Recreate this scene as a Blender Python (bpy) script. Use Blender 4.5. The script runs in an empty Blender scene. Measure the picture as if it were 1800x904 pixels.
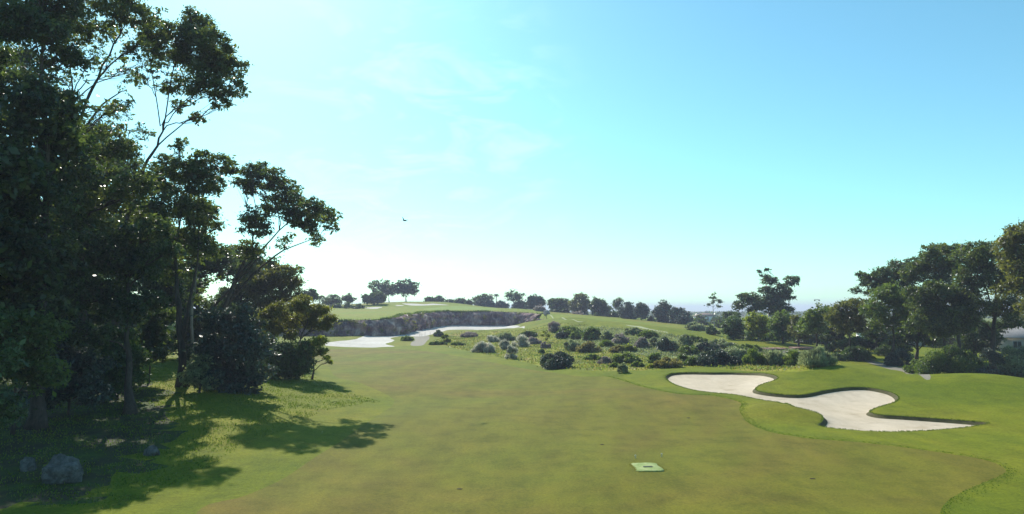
import bpy, math, random
import numpy as np
from mathutils import Vector, kdtree, geometry, noise as mnoise

R = np.random.default_rng(11)
random.seed(5)
sc = bpy.context.scene
COL = sc.collection
CAMH = 8.0
FPX = 1200.0
PITCH = math.atan(93 / 1200)
CP, SP = math.cos(PITCH), math.sin(PITCH)

# ------------------------------------------------------------------ mapping
def at(px, py, Y):
    """the point of the place seen at photograph pixel (px, py), Y metres ahead"""
    px = np.asarray(px, float); py = np.asarray(py, float); Y = np.asarray(Y, float)
    u = (px - 900) / FPX; v = (452 - py) / FPX
    k = Y / (CP - v * SP)
    return np.stack([u * k, Y + 0 * px, CAMH + (SP + v * CP) * k], -1)

def sstep(a, b, x):
    t = np.clip((x - a) / (b - a), 0, 1)
    return t * t * (3 - 2 * t)

class TPS:
    def __init__(self, pts, lam=0.002):
        p = np.array(pts, float); self.c = p[:, :2] / 100; n = len(p)
        K = self.phi(self.c, self.c) + lam * np.eye(n)
        P = np.c_[np.ones(n), self.c]
        A = np.zeros((n + 3, n + 3)); A[:n, :n] = K; A[:n, n:] = P; A[n:, :n] = P.T
        self.w = np.linalg.solve(A, np.r_[p[:, 2], 0, 0, 0])
    @staticmethod
    def phi(a, b):
        r2 = ((a[:, None, :] - b[None, :, :]) ** 2).sum(-1)
        return 0.5 * r2 * np.log(r2 + 1e-9)
    def __call__(self, xy):
        xy = xy / 100; out = np.empty(len(xy)); n = len(self.c)
        for i in range(0, len(xy), 20000):
            q = xy[i:i + 20000]
            out[i:i + 20000] = self.phi(q, self.c) @ self.w[:n] + self.w[n] + q @ self.w[n + 1:]
        return out

def pz(px, py, Y):
    return tuple(at(px, py, Y))

hill = [pz(1000, 580, 180), pz(1000, 563, 192), pz(1000, 557, 222), pz(1120, 590, 150), pz(1120, 574, 166),
        pz(1120, 570, 186), pz(1200, 583, 156), pz(1200, 580, 176), pz(1060, 585, 166), pz(1060, 568, 182),
        pz(1030, 562, 215), pz(1090, 568, 205), pz(1300, 600, 135), pz(1300, 597, 152), (60, 200, 1.6), (100, 200, 0.4),
        (75, 140, .6), (100, 120, 0), (150, 150, -1), (150, 260, -1), (70, 260, 2.2), (200, 200, -1), (250, 60, 0), (300, 300, -1)]
low = hill + [(0, 0, 0), (-10, 20, 0), (10, 25, 0), (0, 40, 0), (0, 60, 0), (5, 80, 0), (-10, 100, 0), (0, 120, 0), (-25, 140, 0),
       (0, 150, 0), (20, 45, 0), (25, 38, 0), (30, 25, .1), (-12, 75, .1), (-18, 120, 0.05), (-14, 58, .15), (-17, 56, .6), (-23, 55, 1.2), (-22, 70, .9),
       (-30, 60, 1.5), (-40, 60, 1.8), (-30, 45, 1.1), (-20, 40, .3), (-28, 31, .7), (-14, 30, 0), (-40, 40, 1.5), (-50, 80, 2),
       (-35, 90, 1), (-30, 110, .3), (-60, 120, 2), (-80, 60, 2.5), (-60, 20, 1.5), (-90, 150, 3), (-62, 160, 1), (-45, 172, .4),
       (-120, 0, 2), (0, -60, 0), (120, 0, .5), (120, 60, .5), (-200, 100, 3), (-200, -50, 2), (200, -50, 0),
       (13.5, 90, .4), (25, 87, 1.15), (35, 84, 1.25), (39, 78, 0.95), (31, 68, 1.35), (24, 80, .9), (43, 70, 1.1), (41, 62, 1.15), (24, 98, .15), (36, 96, .2),
       (51, 68, .6), (46, 80, .15), (48, 95, .2), (45, 112, .6), (60, 60, .8), (55, 45, .5), (36, 55, .5), (29, 45, 0), (22, 55, 0), (26, 57, .35),
       (38, 48, .3), (10, 128, 0), pz(1000, 600, 160), (16.5, 95, .3), pz(1120, 610, 130), (30, 120, .5), pz(1200, 600, 140),
       pz(1400, 607, 130), pz(1480, 620, 120), (55, 100, .1), (70, 110, .5), (80, 90, .4), (-38, 152, 0), (-36, 165, .35),
       pz(630, 590, 200), pz(690, 588, 205), pz(720, 580, 235), pz(760, 573, 270), pz(900, 571, 292), pz(800, 580, 250),
       pz(900, 580, 250), pz(960, 580, 252), (-8, 200, .5), (0, 165, .4), pz(760, 605, 160), (-100, 190, .5), (-30, 320, 2), (30, 320, 3)]
high = hill + [pz(560, 562, 200), pz(600, 562, 203), pz(650, 560, 207), pz(690, 556, 212), pz(745, 551, 240), pz(765, 547.5, 278), pz(850, 547, 295),
        pz(920, 549, 296), pz(650, 542, 330), pz(580, 541, 320), pz(560, 552, 260), pz(700, 532, 360), pz(800, 532.5, 375),
        pz(750, 531.5, 366), pz(850, 541, 370), pz(880, 543, 360), pz(905, 542.5, 335), pz(930, 547, 315), pz(760, 540, 330), pz(960, 553, 245),
        (-110, 420, 9), (-50, 430, 10), (0, 430, 8.5), (60, 420, 4), (140, 420, 0), (-180, 300, 7), (-150, 600, 4), (0, 600, 4), (150, 600, -1), (-120, 200, 4.6)]
LOW, HIGH = TPS(low), TPS(high)

cliff_pts = np.array([(-160, 192), (-100, 196), (-50, 199), (-45, 200), (-37, 204), (-34.5, 212), (-35, 235), (-32.5, 262), (-29, 280), (-22, 288),
                      (0, 292), (5.5, 291), (9, 282), (11, 268), (14, 250), (22, 228), (40, 205), (120, 195), (400, 190)], float)
cliff_w = np.array([3, 1.5, .7, .7, .7, .7, .7, .7, .7, .7, .7, .8, 1.5, 3, 7, 12, 14, 14, 14])

def chaikin(p, n=2, w=None):
    for _ in range(n):
        q = np.empty((2 * len(p) - 2, p.shape[1]))
        q[0::2] = .75 * p[:-1] + .25 * p[1:]; q[1::2] = .25 * p[:-1] + .75 * p[1:]
        p = np.vstack([p[:1], q, p[-1:]])
    return p
_cw = chaikin(np.c_[cliff_pts, cliff_w], 2)
CL, CW = _cw[:, :2], _cw[:, 2]
CPOLY = np.vstack([CL, [(400, 900), (-400, 900), (-400, 192)]])

def inside(poly, xy):
    x, y = xy[:, 0], xy[:, 1]; c = np.zeros(len(xy), bool)
    a = poly; b = np.roll(poly, -1, 0)
    for (x0, y0), (x1, y1) in zip(a, b):
        if y0 == y1: continue
        c ^= ((y0 > y) != (y1 > y)) & (x < (x1 - x0) * (y - y0) / (y1 - y0) + x0)
    return c

def seg_dist(line, xy, closed=False, val=None):
    best = np.full(len(xy), 1e9); bv = np.zeros(len(xy))
    n = len(line); rng_ = range(n if closed else n - 1)
    for i in rng_:
        a = line[i]; b = line[(i + 1) % n]; ab = b - a; L2 = ab @ ab + 1e-12
        t = np.clip(((xy - a) @ ab) / L2, 0, 1)
        d = np.hypot(*(xy - a - t[:, None] * ab).T)
        m = d < best; best[m] = d[m]
        if val is not None: bv[m] = (val[i] * (1 - t) + val[min(i + 1, n - 1)] * t)[m]
    return (best, bv) if val is not None else best

def H0(xy):
    xy = np.asarray(xy, float).reshape(-1, 2)
    lo, hi = LOW(xy), HIGH(xy)
    d, w = seg_dist(CL, xy, val=CW)
    ins = inside(CPOLY, xy)
    far = xy[:, 1] > 900
    d = np.where(ins | far, d, -d)
    z = lo + (hi - lo) * sstep(-w, w, d)
    r = np.hypot(xy[:, 0], xy[:, 1])
    f = sstep(380, 700, r)
    x, y = xy.T
    z = np.clip(z, -2, 14) * (1 - f) - 0.5 * f
    for bx, by, br, bh in ((33, 71, 5, .95), (43.5, 63, 6, 1.15), (20.8, 53.5, 3.3, .75), (19, 78, 5, .35), (47, 50, 7, .3), (12, 86, 6, .25)):
        z = z + bh * np.exp(-((x - bx) ** 2 + (y - by) ** 2) / br ** 2)
    z = z + (0.05 * np.sin(x * .31 + y * .17) + 0.05 * np.sin(x * .13 - y * .23 + 1.3) + .03 * np.sin(x * .7 + 2 * np.sin(y * .3))) * sstep(10, 40, r)
    return z

def hit(pxs):
    """ground points (x, y) under photograph pixels"""
    pxs = np.asarray(pxs, float).reshape(-1, 2)
    Y = 12 * (480 / 12) ** np.linspace(0, 1, 700)
    out = np.zeros((len(pxs), 2))
    for i0 in range(0, len(pxs), 60):
        q = pxs[i0:i0 + 60]
        P = at(np.repeat(q[:, 0], len(Y)), np.repeat(q[:, 1], len(Y)), np.tile(Y, len(q)))
        dz = (P[:, 2] - H0(P[:, :2])).reshape(len(q), len(Y)); P = P.reshape(len(q), len(Y), 3)
        for k in range(len(q)):
            neg = np.nonzero(dz[k] < 0)[0]
            if len(neg) == 0: j = np.argmin(dz[k]); out[i0 + k] = P[k, j, :2]; continue
            j = max(neg[0], 1); a, b = dz[k, j - 1], dz[k, j]; t = a / (a - b + 1e-12)
            out[i0 + k] = (P[k, j - 1] * (1 - t) + P[k, j] * t)[:2]
    return out

def closed_curve(pxs, step, n=2):
    p = hit(pxs); p = np.vstack([p, p[:1]])
    return resample(p, step)

def resample(p, step, smooth=True):
    """Catmull-Rom through the points, then even steps (closed when first == last)"""
    closed = np.allclose(p[0], p[-1])
    pts = []
    n = len(p)
    for i in range(n - 1):
        a = p[i - 1] if i > 0 else (p[-2] if closed else p[0])
        b, c = p[i], p[i + 1]
        d = p[i + 2] if i + 2 < n else (p[1] if closed else p[-1])
        for t in np.linspace(0, 1, 12, endpoint=False):
            pts.append(.5 * (2 * b + (c - a) * t + (2 * a - 5 * b + 4 * c - d) * t * t + (3 * b - a - 3 * c + d) * t ** 3))
    pts.append(p[-1]); pts = np.array(pts)
    s = np.r_[0, np.cumsum(np.hypot(*np.diff(pts, axis=0).T))]
    m = max(8, int(s[-1] / step))
    q = np.linspace(0, s[-1], m + 1)
    r = np.c_[np.interp(q, s, pts[:, 0]), np.interp(q, s, pts[:, 1])]
    return r[:-1] if closed else r

c8 = lambda L: [(1000 + a / 2.25, 620 + b / 2.25) for a, b in L]
c4 = lambda L: [(560 + a / 4.5, 460 + b / 4.5) for a, b in L]
near_bunker = closed_curve(c8([(383, 98), (392, 88), (415, 81), (470, 78), (560, 79), (650, 79), (740, 81), (800, 87), (823, 96), (823, 104), (800, 113),
    (765, 124), (742, 136), (738, 147), (750, 153), (790, 160), (850, 166), (900, 168), (945, 164), (1000, 152), (1060, 142), (1120, 137), (1180, 138),
    (1230, 146), (1275, 158), (1300, 174), (1300, 186), (1280, 198), (1240, 210), (1205, 222), (1190, 232), (1200, 240), (1240, 247), (1310, 251),
    (1400, 257), (1500, 264), (1590, 271), (1650, 277), (1645, 283), (1590, 292), (1500, 302), (1400, 309), (1300, 312), (1200, 311), (1100, 304),
    (1020, 295), (988, 287), (1000, 275), (1007, 262), (1000, 248), (975, 235), (930, 222), (880, 208), (830, 197), (780, 190), (720, 178), (650, 165),
    (560, 157), (490, 147), (430, 130), (395, 112)]), .35)
_fb = hit(c4([(640, 592), (570, 606), (600, 622), (580, 635), (530, 650), (560, 662), (600, 672), (500, 676), (380, 680), (250, 677), (120, 670),
    (60, 665), (50, 655), (70, 640), (150, 630), (240, 622), (300, 612), (330, 600)]))
_fb2 = hit(c4([(1630, 518), (1600, 522), (1500, 528), (1400, 535), (1280, 540), (1150, 538), (1040, 540), (1000, 548), (900, 575), (830, 590), (740, 592)]))
far_bunker = resample(np.vstack([_fb, [(-42, 202.5), (-35.5, 206), (-33.5, 214), (-34, 236), (-31.5, 262), (-28, 280.5), (-21.5, 288.8), (0, 292.3), (3.5, 291), (5, 284)], _fb2, _fb[:1]]), 1.2)
fairway = np.vstack([resample(hit(c8([(1468, 639), (1475, 615), (1490, 595), (1520, 570), (1580, 540), (1650, 510), (1700, 490), (1728, 472), (1725, 460), (1680, 435), (1600, 415), (1500, 400),
    (1400, 385), (1280, 370), (1150, 355), (1050, 347), (950, 340), (870, 328), (800, 315), (730, 290), (690, 260), (675, 225), (680, 200), (640, 185),
    (560, 170), (450, 165), (380, 155), (300, 138), (240, 120), (150, 95), (60, 95)]) + [(985, 657), (940, 651), (885, 641), (830, 631), (780, 622), (740, 617), (700, 613),
    (640, 613), (590, 614)]), .6),
    resample(np.vstack([hit([(590, 614)]), [(-44, 136), (-40, 110), (-31, 95)], hit([(572, 642), (590, 662), (640, 676), (685, 697), (692, 710), (665, 730), (632, 752), (600, 775), (560, 800), (500, 840), (430, 872), (345, 903)]), [(-8, 18), (-4, 2), (0, -30)]]), .6)[1:],
    [(25, -30)], resample(np.array([(25., -30.), (14, 5), (11.5, 18), tuple(hit(c8([(1468, 639)]))[0])]), .8)[1:-1]])
A9 = lambda L, ox, oy: [(ox + a / 9, oy + b / 9) for a, b in L]
plateau_bunkers = [closed_curve(A9([(720, 638), (800, 634), (930, 628), (1010, 632), (960, 646), (860, 658), (790, 652)], 560, 470), .8),
                   closed_curve(A9([(1215, 600), (1270, 596), (1350, 604), (1300, 612), (1240, 611)], 560, 470), .7),
                   closed_curve([(707, 533.6), (722, 533.8), (745, 535), (765, 534.2), (789, 536.3), (770, 536.4), (745, 537.2), (722, 537), (712, 535.6)], .9)]
green_putting = closed_curve([(745, 543), (775, 540), (805, 538), (845, 540.5), (878, 543.5), (860, 545), (800, 545.2), (755, 545)], 1.2)
cart_path = closed_curve([(1512, 628), (1528, 634), (1550, 638), (1578, 645), (1605, 653.5), (1635, 659.5), (1618, 660.5), (1592, 656.5), (1562, 649), (1533, 640), (1505, 629)], .6)
ridge_path = closed_curve([(960, 553.6), (970, 555.2), (990, 558.6), (1010, 562.4), (1026, 565.4), (1010, 563.6), (989, 559.8), (969, 556.2)], .8)
hill_path = closed_curve([(1100, 571.5), (1118, 573.2), (1140, 577.6), (1172, 583.6), (1170, 584.8), (1138, 579.2), (1115, 574.4)], .8)
sand_track = closed_curve([(728, 592), (745, 591), (755, 592), (750, 600), (743, 607), (725, 608), (722, 604), (730, 598)], .8)
scrub = closed_curve([(760, 601), (800, 585), (860, 582), (920, 580), (965, 571), (1000, 569), (1060, 573), (1115, 578), (1190, 588), (1260, 600), (1330, 610), (1400, 612), (1470, 622), (1478, 636),
                      (1440, 648), (1250, 646), (1150, 650), (1100, 652), (1040, 652), (960, 645), (900, 632), (830, 618)], 1.5)

litter_shade = np.vstack([hit([(250, 672), (292, 705), (300, 745), (268, 800), (215, 845), (130, 880), (40, 895)]), [(-26, 22), (-70, 22), (-70, 62), (-36, 60)]])  # ground under the grove: leaf litter, with the grove's shade put into its colour
litter_shade = resample(np.vstack([litter_shade, litter_shade[:1]]), .45)
_i = np.arange(len(litter_shade)); litter_shade = litter_shade + np.c_[.75 * np.sin(_i * .5) + .5 * np.sin(_i * 1.13 + 1) + .35 * np.sin(_i * 2.3), .9 * np.sin(_i * .37 + 2) + .5 * np.sin(_i * .91) + .3 * np.sin(_i * 1.9)]

def sd_in(poly, xy):
    """distance inside the outline (0 outside), only worked out near it"""
    lo, hi = poly.min(0) - 1, poly.max(0) + 1
    m = ((xy > lo) & (xy < hi)).all(1); out = np.zeros(len(xy))
    if m.any():
        q = xy[m]; d = seg_dist(poly, q, True); out[m] = np.where(inside(poly, q), d, 0)
    return out

def Hf(xy):
    xy = np.asarray(xy, float).reshape(-1, 2)
    z = H0(xy)
    d = sd_in(near_bunker, xy); z -= .22 * sstep(0, .26, d) + .12 * sstep(.3, 3, d)
    d = sd_in(far_bunker, xy); z -= .25 * sstep(0, .4, d)
    for p in plateau_bunkers:
        d = sd_in(p, xy); z -= .1 * sstep(0, .3, d)
    return z
def gz(x, y): return float(Hf(np.array([[x, y]]))[0])

# ------------------------------------------------------------------ node helpers
def new_mat(name):
    m = bpy.data.materials.new(name); m.use_nodes = True
    nt = m.node_tree; nt.nodes.clear()
    out = nt.nodes.new('ShaderNodeOutputMaterial')
    return m, nt, out
def N(nt, t, **kw):
    n = nt.nodes.new(t)
    for k, v in kw.items():
        if k in n.inputs: n.inputs[k].default_value = v
        else: setattr(n, k, v)
    return n
def noise_n(nt, vec, scale, detail=4, rough=.6, dist=0):
    n = N(nt, 'ShaderNodeTexNoise', Scale=scale, Detail=detail, Roughness=rough, Distortion=dist)
    nt.links.new(vec, n.inputs['Vector']); return n.outputs['Fac']
def ramp(nt, fac, stops):
    r = nt.nodes.new('ShaderNodeValToRGB'); el = r.color_ramp.elements
    el[0].position, el[1].position = stops[0][0], stops[-1][0]
    el[0].color = (*stops[0][1], 1); el[1].color = (*stops[-1][1], 1)
    for p, c in stops[1:-1]: e = el.new(p); e.color = (*c, 1)
    nt.links.new(fac, r.inputs['Fac']); return r.outputs['Color']
def mix(nt, a, b, fac, mode='MIX'):
    m = nt.nodes.new('ShaderNodeMix'); m.data_type = 'RGBA'; m.blend_type = mode
    for s, v in (('A', a), ('B', b)):
        i = [x for x in m.inputs if x.name == s and x.type == 'RGBA'][0]
        if isinstance(v, tuple): i.default_value = (*v, 1)
        else: nt.links.new(v, i)
    f = m.inputs[0]
    if isinstance(fac, (int, float)): f.default_value = fac
    else: nt.links.new(fac, f)
    return [o for o in m.outputs if o.type == 'RGBA'][0]
def coords(nt, scale=(1, 1, 1), rot=0):
    g = nt.nodes.new('ShaderNodeNewGeometry')
    mp = nt.nodes.new('ShaderNodeMapping'); mp.inputs['Scale'].default_value = scale; mp.inputs['Rotation'].default_value[2] = rot
    nt.links.new(g.outputs['Position'], mp.inputs['Vector']); return mp.outputs['Vector']
def bump(nt, h, strength, dist):
    b = N(nt, 'ShaderNodeBump', Strength=strength, Distance=dist); nt.links.new(h, b.inputs['Height']); return b.outputs['Normal']

def grass_mat(name, c1, c2, c3, patch=.05, fine=2.0, bdist=.04, sheen=.25, stripes=0.):
    m, nt, out = new_mat(name)
    v = coords(nt)
    big = noise_n(nt, v, patch, 5, .65, .6)
    col = ramp(nt, big, [(.34, c1), (.52, c2), (.68, c3)])
    mid = noise_n(nt, v, .45, 6, .7)
    col = mix(nt, col, ramp(nt, mid, [(.3, (.55, .56, .5)), (.5, (1, 1, 1)), (.72, (1.35, 1.25, 1.1))]), .65, 'MULTIPLY')
    vs = coords(nt, (1.0, .28, 1), .25)
    streak = noise_n(nt, vs, .8, 5, .7)
    col = mix(nt, col, ramp(nt, streak, [(.35, (.74, .78, .7)), (.5, (1, 1, 1)), (.66, (1.2, 1.14, 1.0))]), .5, 'MULTIPLY')
    f = noise_n(nt, v, fine * 4, 5, .8)
    col = mix(nt, col, ramp(nt, f, [(.3, (.4, .42, .4)), (.5, (1, 1, 1)), (.7, (1.6, 1.55, 1.35))]), .62, 'MULTIPLY')
    if stripes:
        w = nt.nodes.new('ShaderNodeTexWave'); w.inputs['Scale'].default_value = .055; w.inputs['Distortion'].default_value = 1.2
        w.inputs['Detail'].default_value = 2
        nt.links.new(coords(nt, (1, 1, 1), .18), w.inputs['Vector'])
        col = mix(nt, col, ramp(nt, w.outputs['Fac'], [(.3, (.9, .9, .88)), (.7, (1.08, 1.1, 1.03))]), stripes, 'MULTIPLY')
    p = N(nt, 'ShaderNodeBsdfPrincipled', Roughness=.85)
    p.inputs['Specular IOR Level'].default_value = .05
    p.inputs['Sheen Weight'].default_value = sheen; p.inputs['Sheen Roughness'].default_value = .45
    p.inputs['Sheen Tint'].default_value = (.75, .9, .25, 1)
    nt.links.new(col, p.inputs['Base Color'])
    h = noise_n(nt, v, fine * 3, 6, .85)
    h2 = noise_n(nt, v, fine * .35, 4, .7)
    ad = N(nt, 'ShaderNodeMath', operation='MULTIPLY_ADD'); nt.links.new(h2, ad.inputs[0]); ad.inputs[1].default_value = 2.0; nt.links.new(h, ad.inputs[2])
    nt.links.new(bump(nt, ad.outputs[0], .8, bdist), p.inputs['Normal'])
    nt.links.new(p.outputs[0], out.inputs['Surface'])
    return m

def sand_mat(name, c1, c2, c3):
    m, nt, out = new_mat(name); v = coords(nt)
    col = ramp(nt, noise_n(nt, v, .12, 5, .6, .8), [(.3, c1), (.5, c2), (.7, c3)])
    rake = noise_n(nt, coords(nt, (1, .3, 1), .7), 1.4, 5, .7)
    col = mix(nt, col, ramp(nt, rake, [(.34, (.86, .85, .83)), (.55, (1, 1, 1)), (.7, (1.05, 1.05, 1.05))]), .7, 'MULTIPLY')
    damp = noise_n(nt, coords(nt, (1, 1.6, 1)), .5, 4, .55)
    col = mix(nt, col, ramp(nt, damp, [(.57, (1, 1, 1)), (.68, (.74, .71, .66))]), .6, 'MULTIPLY')
    p = N(nt, 'ShaderNodeBsdfPrincipled', Roughness=.95); p.inputs['Specular IOR Level'].default_value = .1
    nt.links.new(col, p.inputs['Base Color'])
    nt.links.new(bump(nt, noise_n(nt, v, 3.2, 7, .85), .9, .07), p.inputs['Normal'])
    nt.links.new(p.outputs[0], out.inputs['Surface']); return m

def rough_mat(name, stops, scale=1.0, bs=.6, bd=.05, stretch=(1, 1, 1), rough=.9):
    m, nt, out = new_mat(name); v = coords(nt, stretch)
    col = ramp(nt, noise_n(nt, v, scale, 7, .7, .5), stops)
    col = mix(nt, col, ramp(nt, noise_n(nt, v, scale * 6, 5, .75), [(.3, (.6, .6, .6)), (.55, (1, 1, 1)), (.75, (1.3, 1.28, 1.22))]), .6, 'MULTIPLY')
    p = N(nt, 'ShaderNodeBsdfPrincipled', Roughness=rough); p.inputs['Specular IOR Level'].default_value = .2
    nt.links.new(col, p.inputs['Base Color'])
    nt.links.new(bump(nt, noise_n(nt, v, scale * 5, 6, .75), bs, bd), p.inputs['Normal'])
    nt.links.new(p.outputs[0], out.inputs['Surface']); return m

def leaf_mat(name, dark, mid_, light, trans=.3, gloss=.45, through=(1.5, 1.6, .6)):
    m, nt, out = new_mat(name)
    a = nt.nodes.new('ShaderNodeAttribute'); a.attribute_name = 'tint'
    col = ramp(nt, a.outputs['Fac'], [(.1, dark), (.5, mid_), (.92, light)])
    p = N(nt, 'ShaderNodeBsdfPrincipled', Roughness=gloss); p.inputs['Specular IOR Level'].default_value = .5
    nt.links.new(col, p.inputs['Base Color'])
    t = nt.nodes.new('ShaderNodeBsdfTranslucent')
    nt.links.new(mix(nt, col, through, 1.0, 'MULTIPLY'), t.inputs['Color'])
    ms = nt.nodes.new('ShaderNodeMixShader'); ms.inputs[0].default_value = trans
    nt.links.new(p.outputs[0], ms.inputs[1]); nt.links.new(t.outputs[0], ms.inputs[2])
    nt.links.new(ms.outputs[0], out.inputs['Surface']); return m

M = dict(
    fairway=grass_mat('fairway_grass', (.150, .106, .022), (.132, .124, .014), (.110, .134, .010), .035, 2.2, .03, .06, .5),
    rough=grass_mat('rough_grass', (.098, .128, .006), (.138, .155, .007), (.17, .158, .012), .06, 1.6, .06, .08),
    high=grass_mat('upper_fairway_grass', (.19, .175, .022), (.165, .195, .016), (.14, .19, .012), .03, 1.6, .05, .06),
    green=grass_mat('putting_green_grass', (.15, .19, .03), (.16, .2, .04), (.17, .2, .05), .05, 2, .02, .2),
    scrub=grass_mat('native_grass_soil', (.10, .12, .018), (.21, .225, .018), (.30, .22, .075), .14, 1.2, .08, .06),
    sand=sand_mat('bunker_sand', (.50, .41, .295), (.57, .47, .345), (.63, .525, .40)),
    whitesand=sand_mat('quarry_sand', (.44, .41, .37), (.56, .52, .46), (.63, .59, .53)),
    lip=rough_mat('turf_edge', [(.3, (.05, .045, .02)), (.6, (.10, .09, .03)), (.8, (.09, .11, .025))], 3),
    paleway=rough_mat('pale_track', [(.3, (.28, .30, .15)), (.7, (.38, .38, .22))], 2),
    path=rough_mat('path_gravel', [(.3, (.19, .165, .12)), (.7, (.29, .26, .20))], 2),
    litter_shade=rough_mat('shade_dark_litter', [(.3, (.03, .028, .014)), (.46, (.05, .05, .02)), (.56, (.05, .075, .013)), (.72, (.09, .13, .015))], .5, .9, .06),  # litter tones darkened to deepen the shade under the trees
    cliff=rough_mat('limestone_face', [(.34, (.045, .028, .035)), (.45, (.17, .10, .105)), (.55, (.36, .235, .20)), (.69, (.70, .53, .43))], .3, 1, .6, (1, 1, .4)),
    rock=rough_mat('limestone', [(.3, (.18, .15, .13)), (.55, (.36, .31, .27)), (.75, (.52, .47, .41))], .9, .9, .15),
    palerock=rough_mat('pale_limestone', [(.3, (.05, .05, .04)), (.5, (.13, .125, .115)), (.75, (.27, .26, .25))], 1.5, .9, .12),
    redrock=rough_mat('rusty_limestone', [(.3, (.22, .11, .08)), (.55, (.42, .25, .2)), (.75, (.55, .42, .36))], 1.0, .9, .12),
    bark=rough_mat('dark_bark', [(.3, (.045, .035, .03)), (.6, (.10, .08, .065)), (.8, (.16, .13, .11))], 4, .8, .04, (1, 1, .3)),
    palebark=rough_mat('pale_bark', [(.3, (.16, .13, .11)), (.55, (.34, .30, .27)), (.8, (.48, .44, .40))], 3, .6, .03, (1, 1, .3)),
    wall=rough_mat('white_render', [(.3, (.68, .67, .64)), (.7, (.8, .79, .77))], 1.5, .2, .01),
    brick=rough_mat('beige_wall', [(.3, (.30, .26, .22)), (.7, (.42, .37, .31))], 3, .3, .02),
    roof=rough_mat('grey_roof', [(.3, (.22, .21, .21)), (.7, (.32, .30, .29))], 2, .4, .03),
    tileroof=rough_mat('brown_roof', [(.3, (.18, .13, .11)), (.7, (.30, .23, .19))], 2, .4, .03),
    metal=rough_mat('grey_metal', [(.3, (.25, .25, .26)), (.7, (.4, .4, .41))], 6, .1, .005, rough=.5),
    post=rough_mat('weathered_timber', [(.3, (.16, .12, .09)), (.7, (.30, .25, .2))], 8, .4, .01, (1, 1, .2)),
    bird=rough_mat('dark_feathers', [(.3, (.012, .012, .014)), (.7, (.035, .033, .035))], 12, .3, .01),
    mat=rough_mat('pale_turf_mat', [(.25, (.13, .20, .04)), (.5, (.26, .33, .11)), (.75, (.44, .45, .25))], 3.0, .5, .02),
    plaque=rough_mat('dark_plate', [(.3, (.03, .04, .03)), (.7, (.06, .07, .05))], 8, .2, .004),
    peg=rough_mat('pale_peg', [(.3, (.6, .57, .42)), (.7, (.75, .72, .55))], 8, .1, .004),
    soil=rough_mat('bare_soil', [(.3, (.06, .045, .03)), (.7, (.12, .09, .055))], 8, .5, .02),
    # foliage
    gum=leaf_mat('gum_leaves', (0.037, 0.054, 0.027), (0.076, 0.102, 0.041), (0.162, 0.178, 0.068), .5, .38),
    gumblue=leaf_mat('dark_gum_leaves', (0.026, 0.042, 0.026), (0.054, 0.080, 0.042), (0.112, 0.141, 0.064), .5, .4),
    gumbrown=leaf_mat('bronze_gum_leaves', (0.058, 0.060, 0.024), (0.108, 0.110, 0.040), (0.195, 0.185, 0.062), .5, .42),
    olive=leaf_mat('olive_leaves', (0.078, 0.080, 0.024), (0.145, 0.142, 0.042), (0.23, 0.222, 0.07), .48, .5),
    lime=leaf_mat('yellow_green_leaves', (0.090, 0.112, 0.018), (0.180, 0.203, 0.030), (0.300, 0.300, 0.045), .58, .5),
    dense=leaf_mat('deep_green_leaves', (0.032, 0.058, 0.024), (0.068, 0.108, 0.036), (0.13, 0.18, 0.06), .3, .5),
    mid=leaf_mat('mid_green_leaves', (0.053, 0.083, 0.027), (0.105, 0.147, 0.042), (0.180, 0.217, 0.068), .45, .5),
    grey=leaf_mat('silver_grey_leaves', (0.24, 0.25, 0.20), (0.42, 0.43, 0.35), (0.6, 0.6, 0.5), .45, .6, (1.15, 1.08, .98)),
    greygreen=leaf_mat('grey_green_leaves', (0.11, 0.135, 0.08), (0.23, 0.265, 0.15), (0.38, 0.42, 0.25), .45, .6, (1.2, 1.2, .85)),
    mauve=leaf_mat('mauve_grey_leaves', (0.14, 0.12, 0.125), (0.27, 0.235, 0.225), (0.42, 0.38, 0.33), .45, .6, (1.15, 1.08, .98)),
    rust=leaf_mat('rusty_leaves', (0.095, 0.080, 0.045), (0.185, 0.152, 0.08), (0.29, 0.245, 0.13), .45, .6),
    navy=leaf_mat('blue_green_leaves', (0.026, 0.040, 0.036), (0.055, 0.076, 0.062), (0.105, 0.135, 0.10), .18, .5),
    blade=leaf_mat('grass_blades', (0.055, 0.085, 0.010), (0.100, 0.145, 0.014), (0.150, 0.180, 0.030), .4, .6),
    dryblade=leaf_mat('dry_grass_blades', (0.115, 0.121, 0.023), (0.196, 0.190, 0.046), (0.322, 0.265, 0.098), .35, .7),
)

# ------------------------------------------------------------------ mesh helpers
def raw_mesh(name, v, f, sizes=None, tint=None, smooth=False):
    """v (n,3); f flat index array with `sizes` corners per face (int or array)"""
    me = bpy.data.meshes.new(name)
    v = np.asarray(v, np.float32); f = np.asarray(f, np.int32).ravel()
    if np.isscalar(sizes): sizes = np.full(len(f) // sizes, sizes, np.int32)
    sizes = np.asarray(sizes, np.int32)
    me.vertices.add(len(v)); me.vertices.foreach_set('co', v.ravel())
    me.loops.add(len(f)); me.loops.foreach_set('vertex_index', f)
    me.polygons.add(len(sizes))
    me.polygons.foreach_set('loop_start', np.r_[0, np.cumsum(sizes)[:-1]].astype(np.int32))
    if smooth: me.polygons.foreach_set('use_smooth', np.ones(len(sizes), bool))
    if tint is not None:
        a = me.attributes.new('tint', 'FLOAT', 'POINT'); a.data.foreach_set('value', np.asarray(tint, np.float32))
    me.update(calc_edges=True); me.validate()
    return me
def link(name, me, mat, parent=None, loc=None):
    o = bpy.data.objects.new(name, me); COL.objects.link(o)
    if mat is not None: me.materials.append(mat)
    if parent is not None: o.parent = parent
    if loc is not None: o.location = loc
    return o
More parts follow.
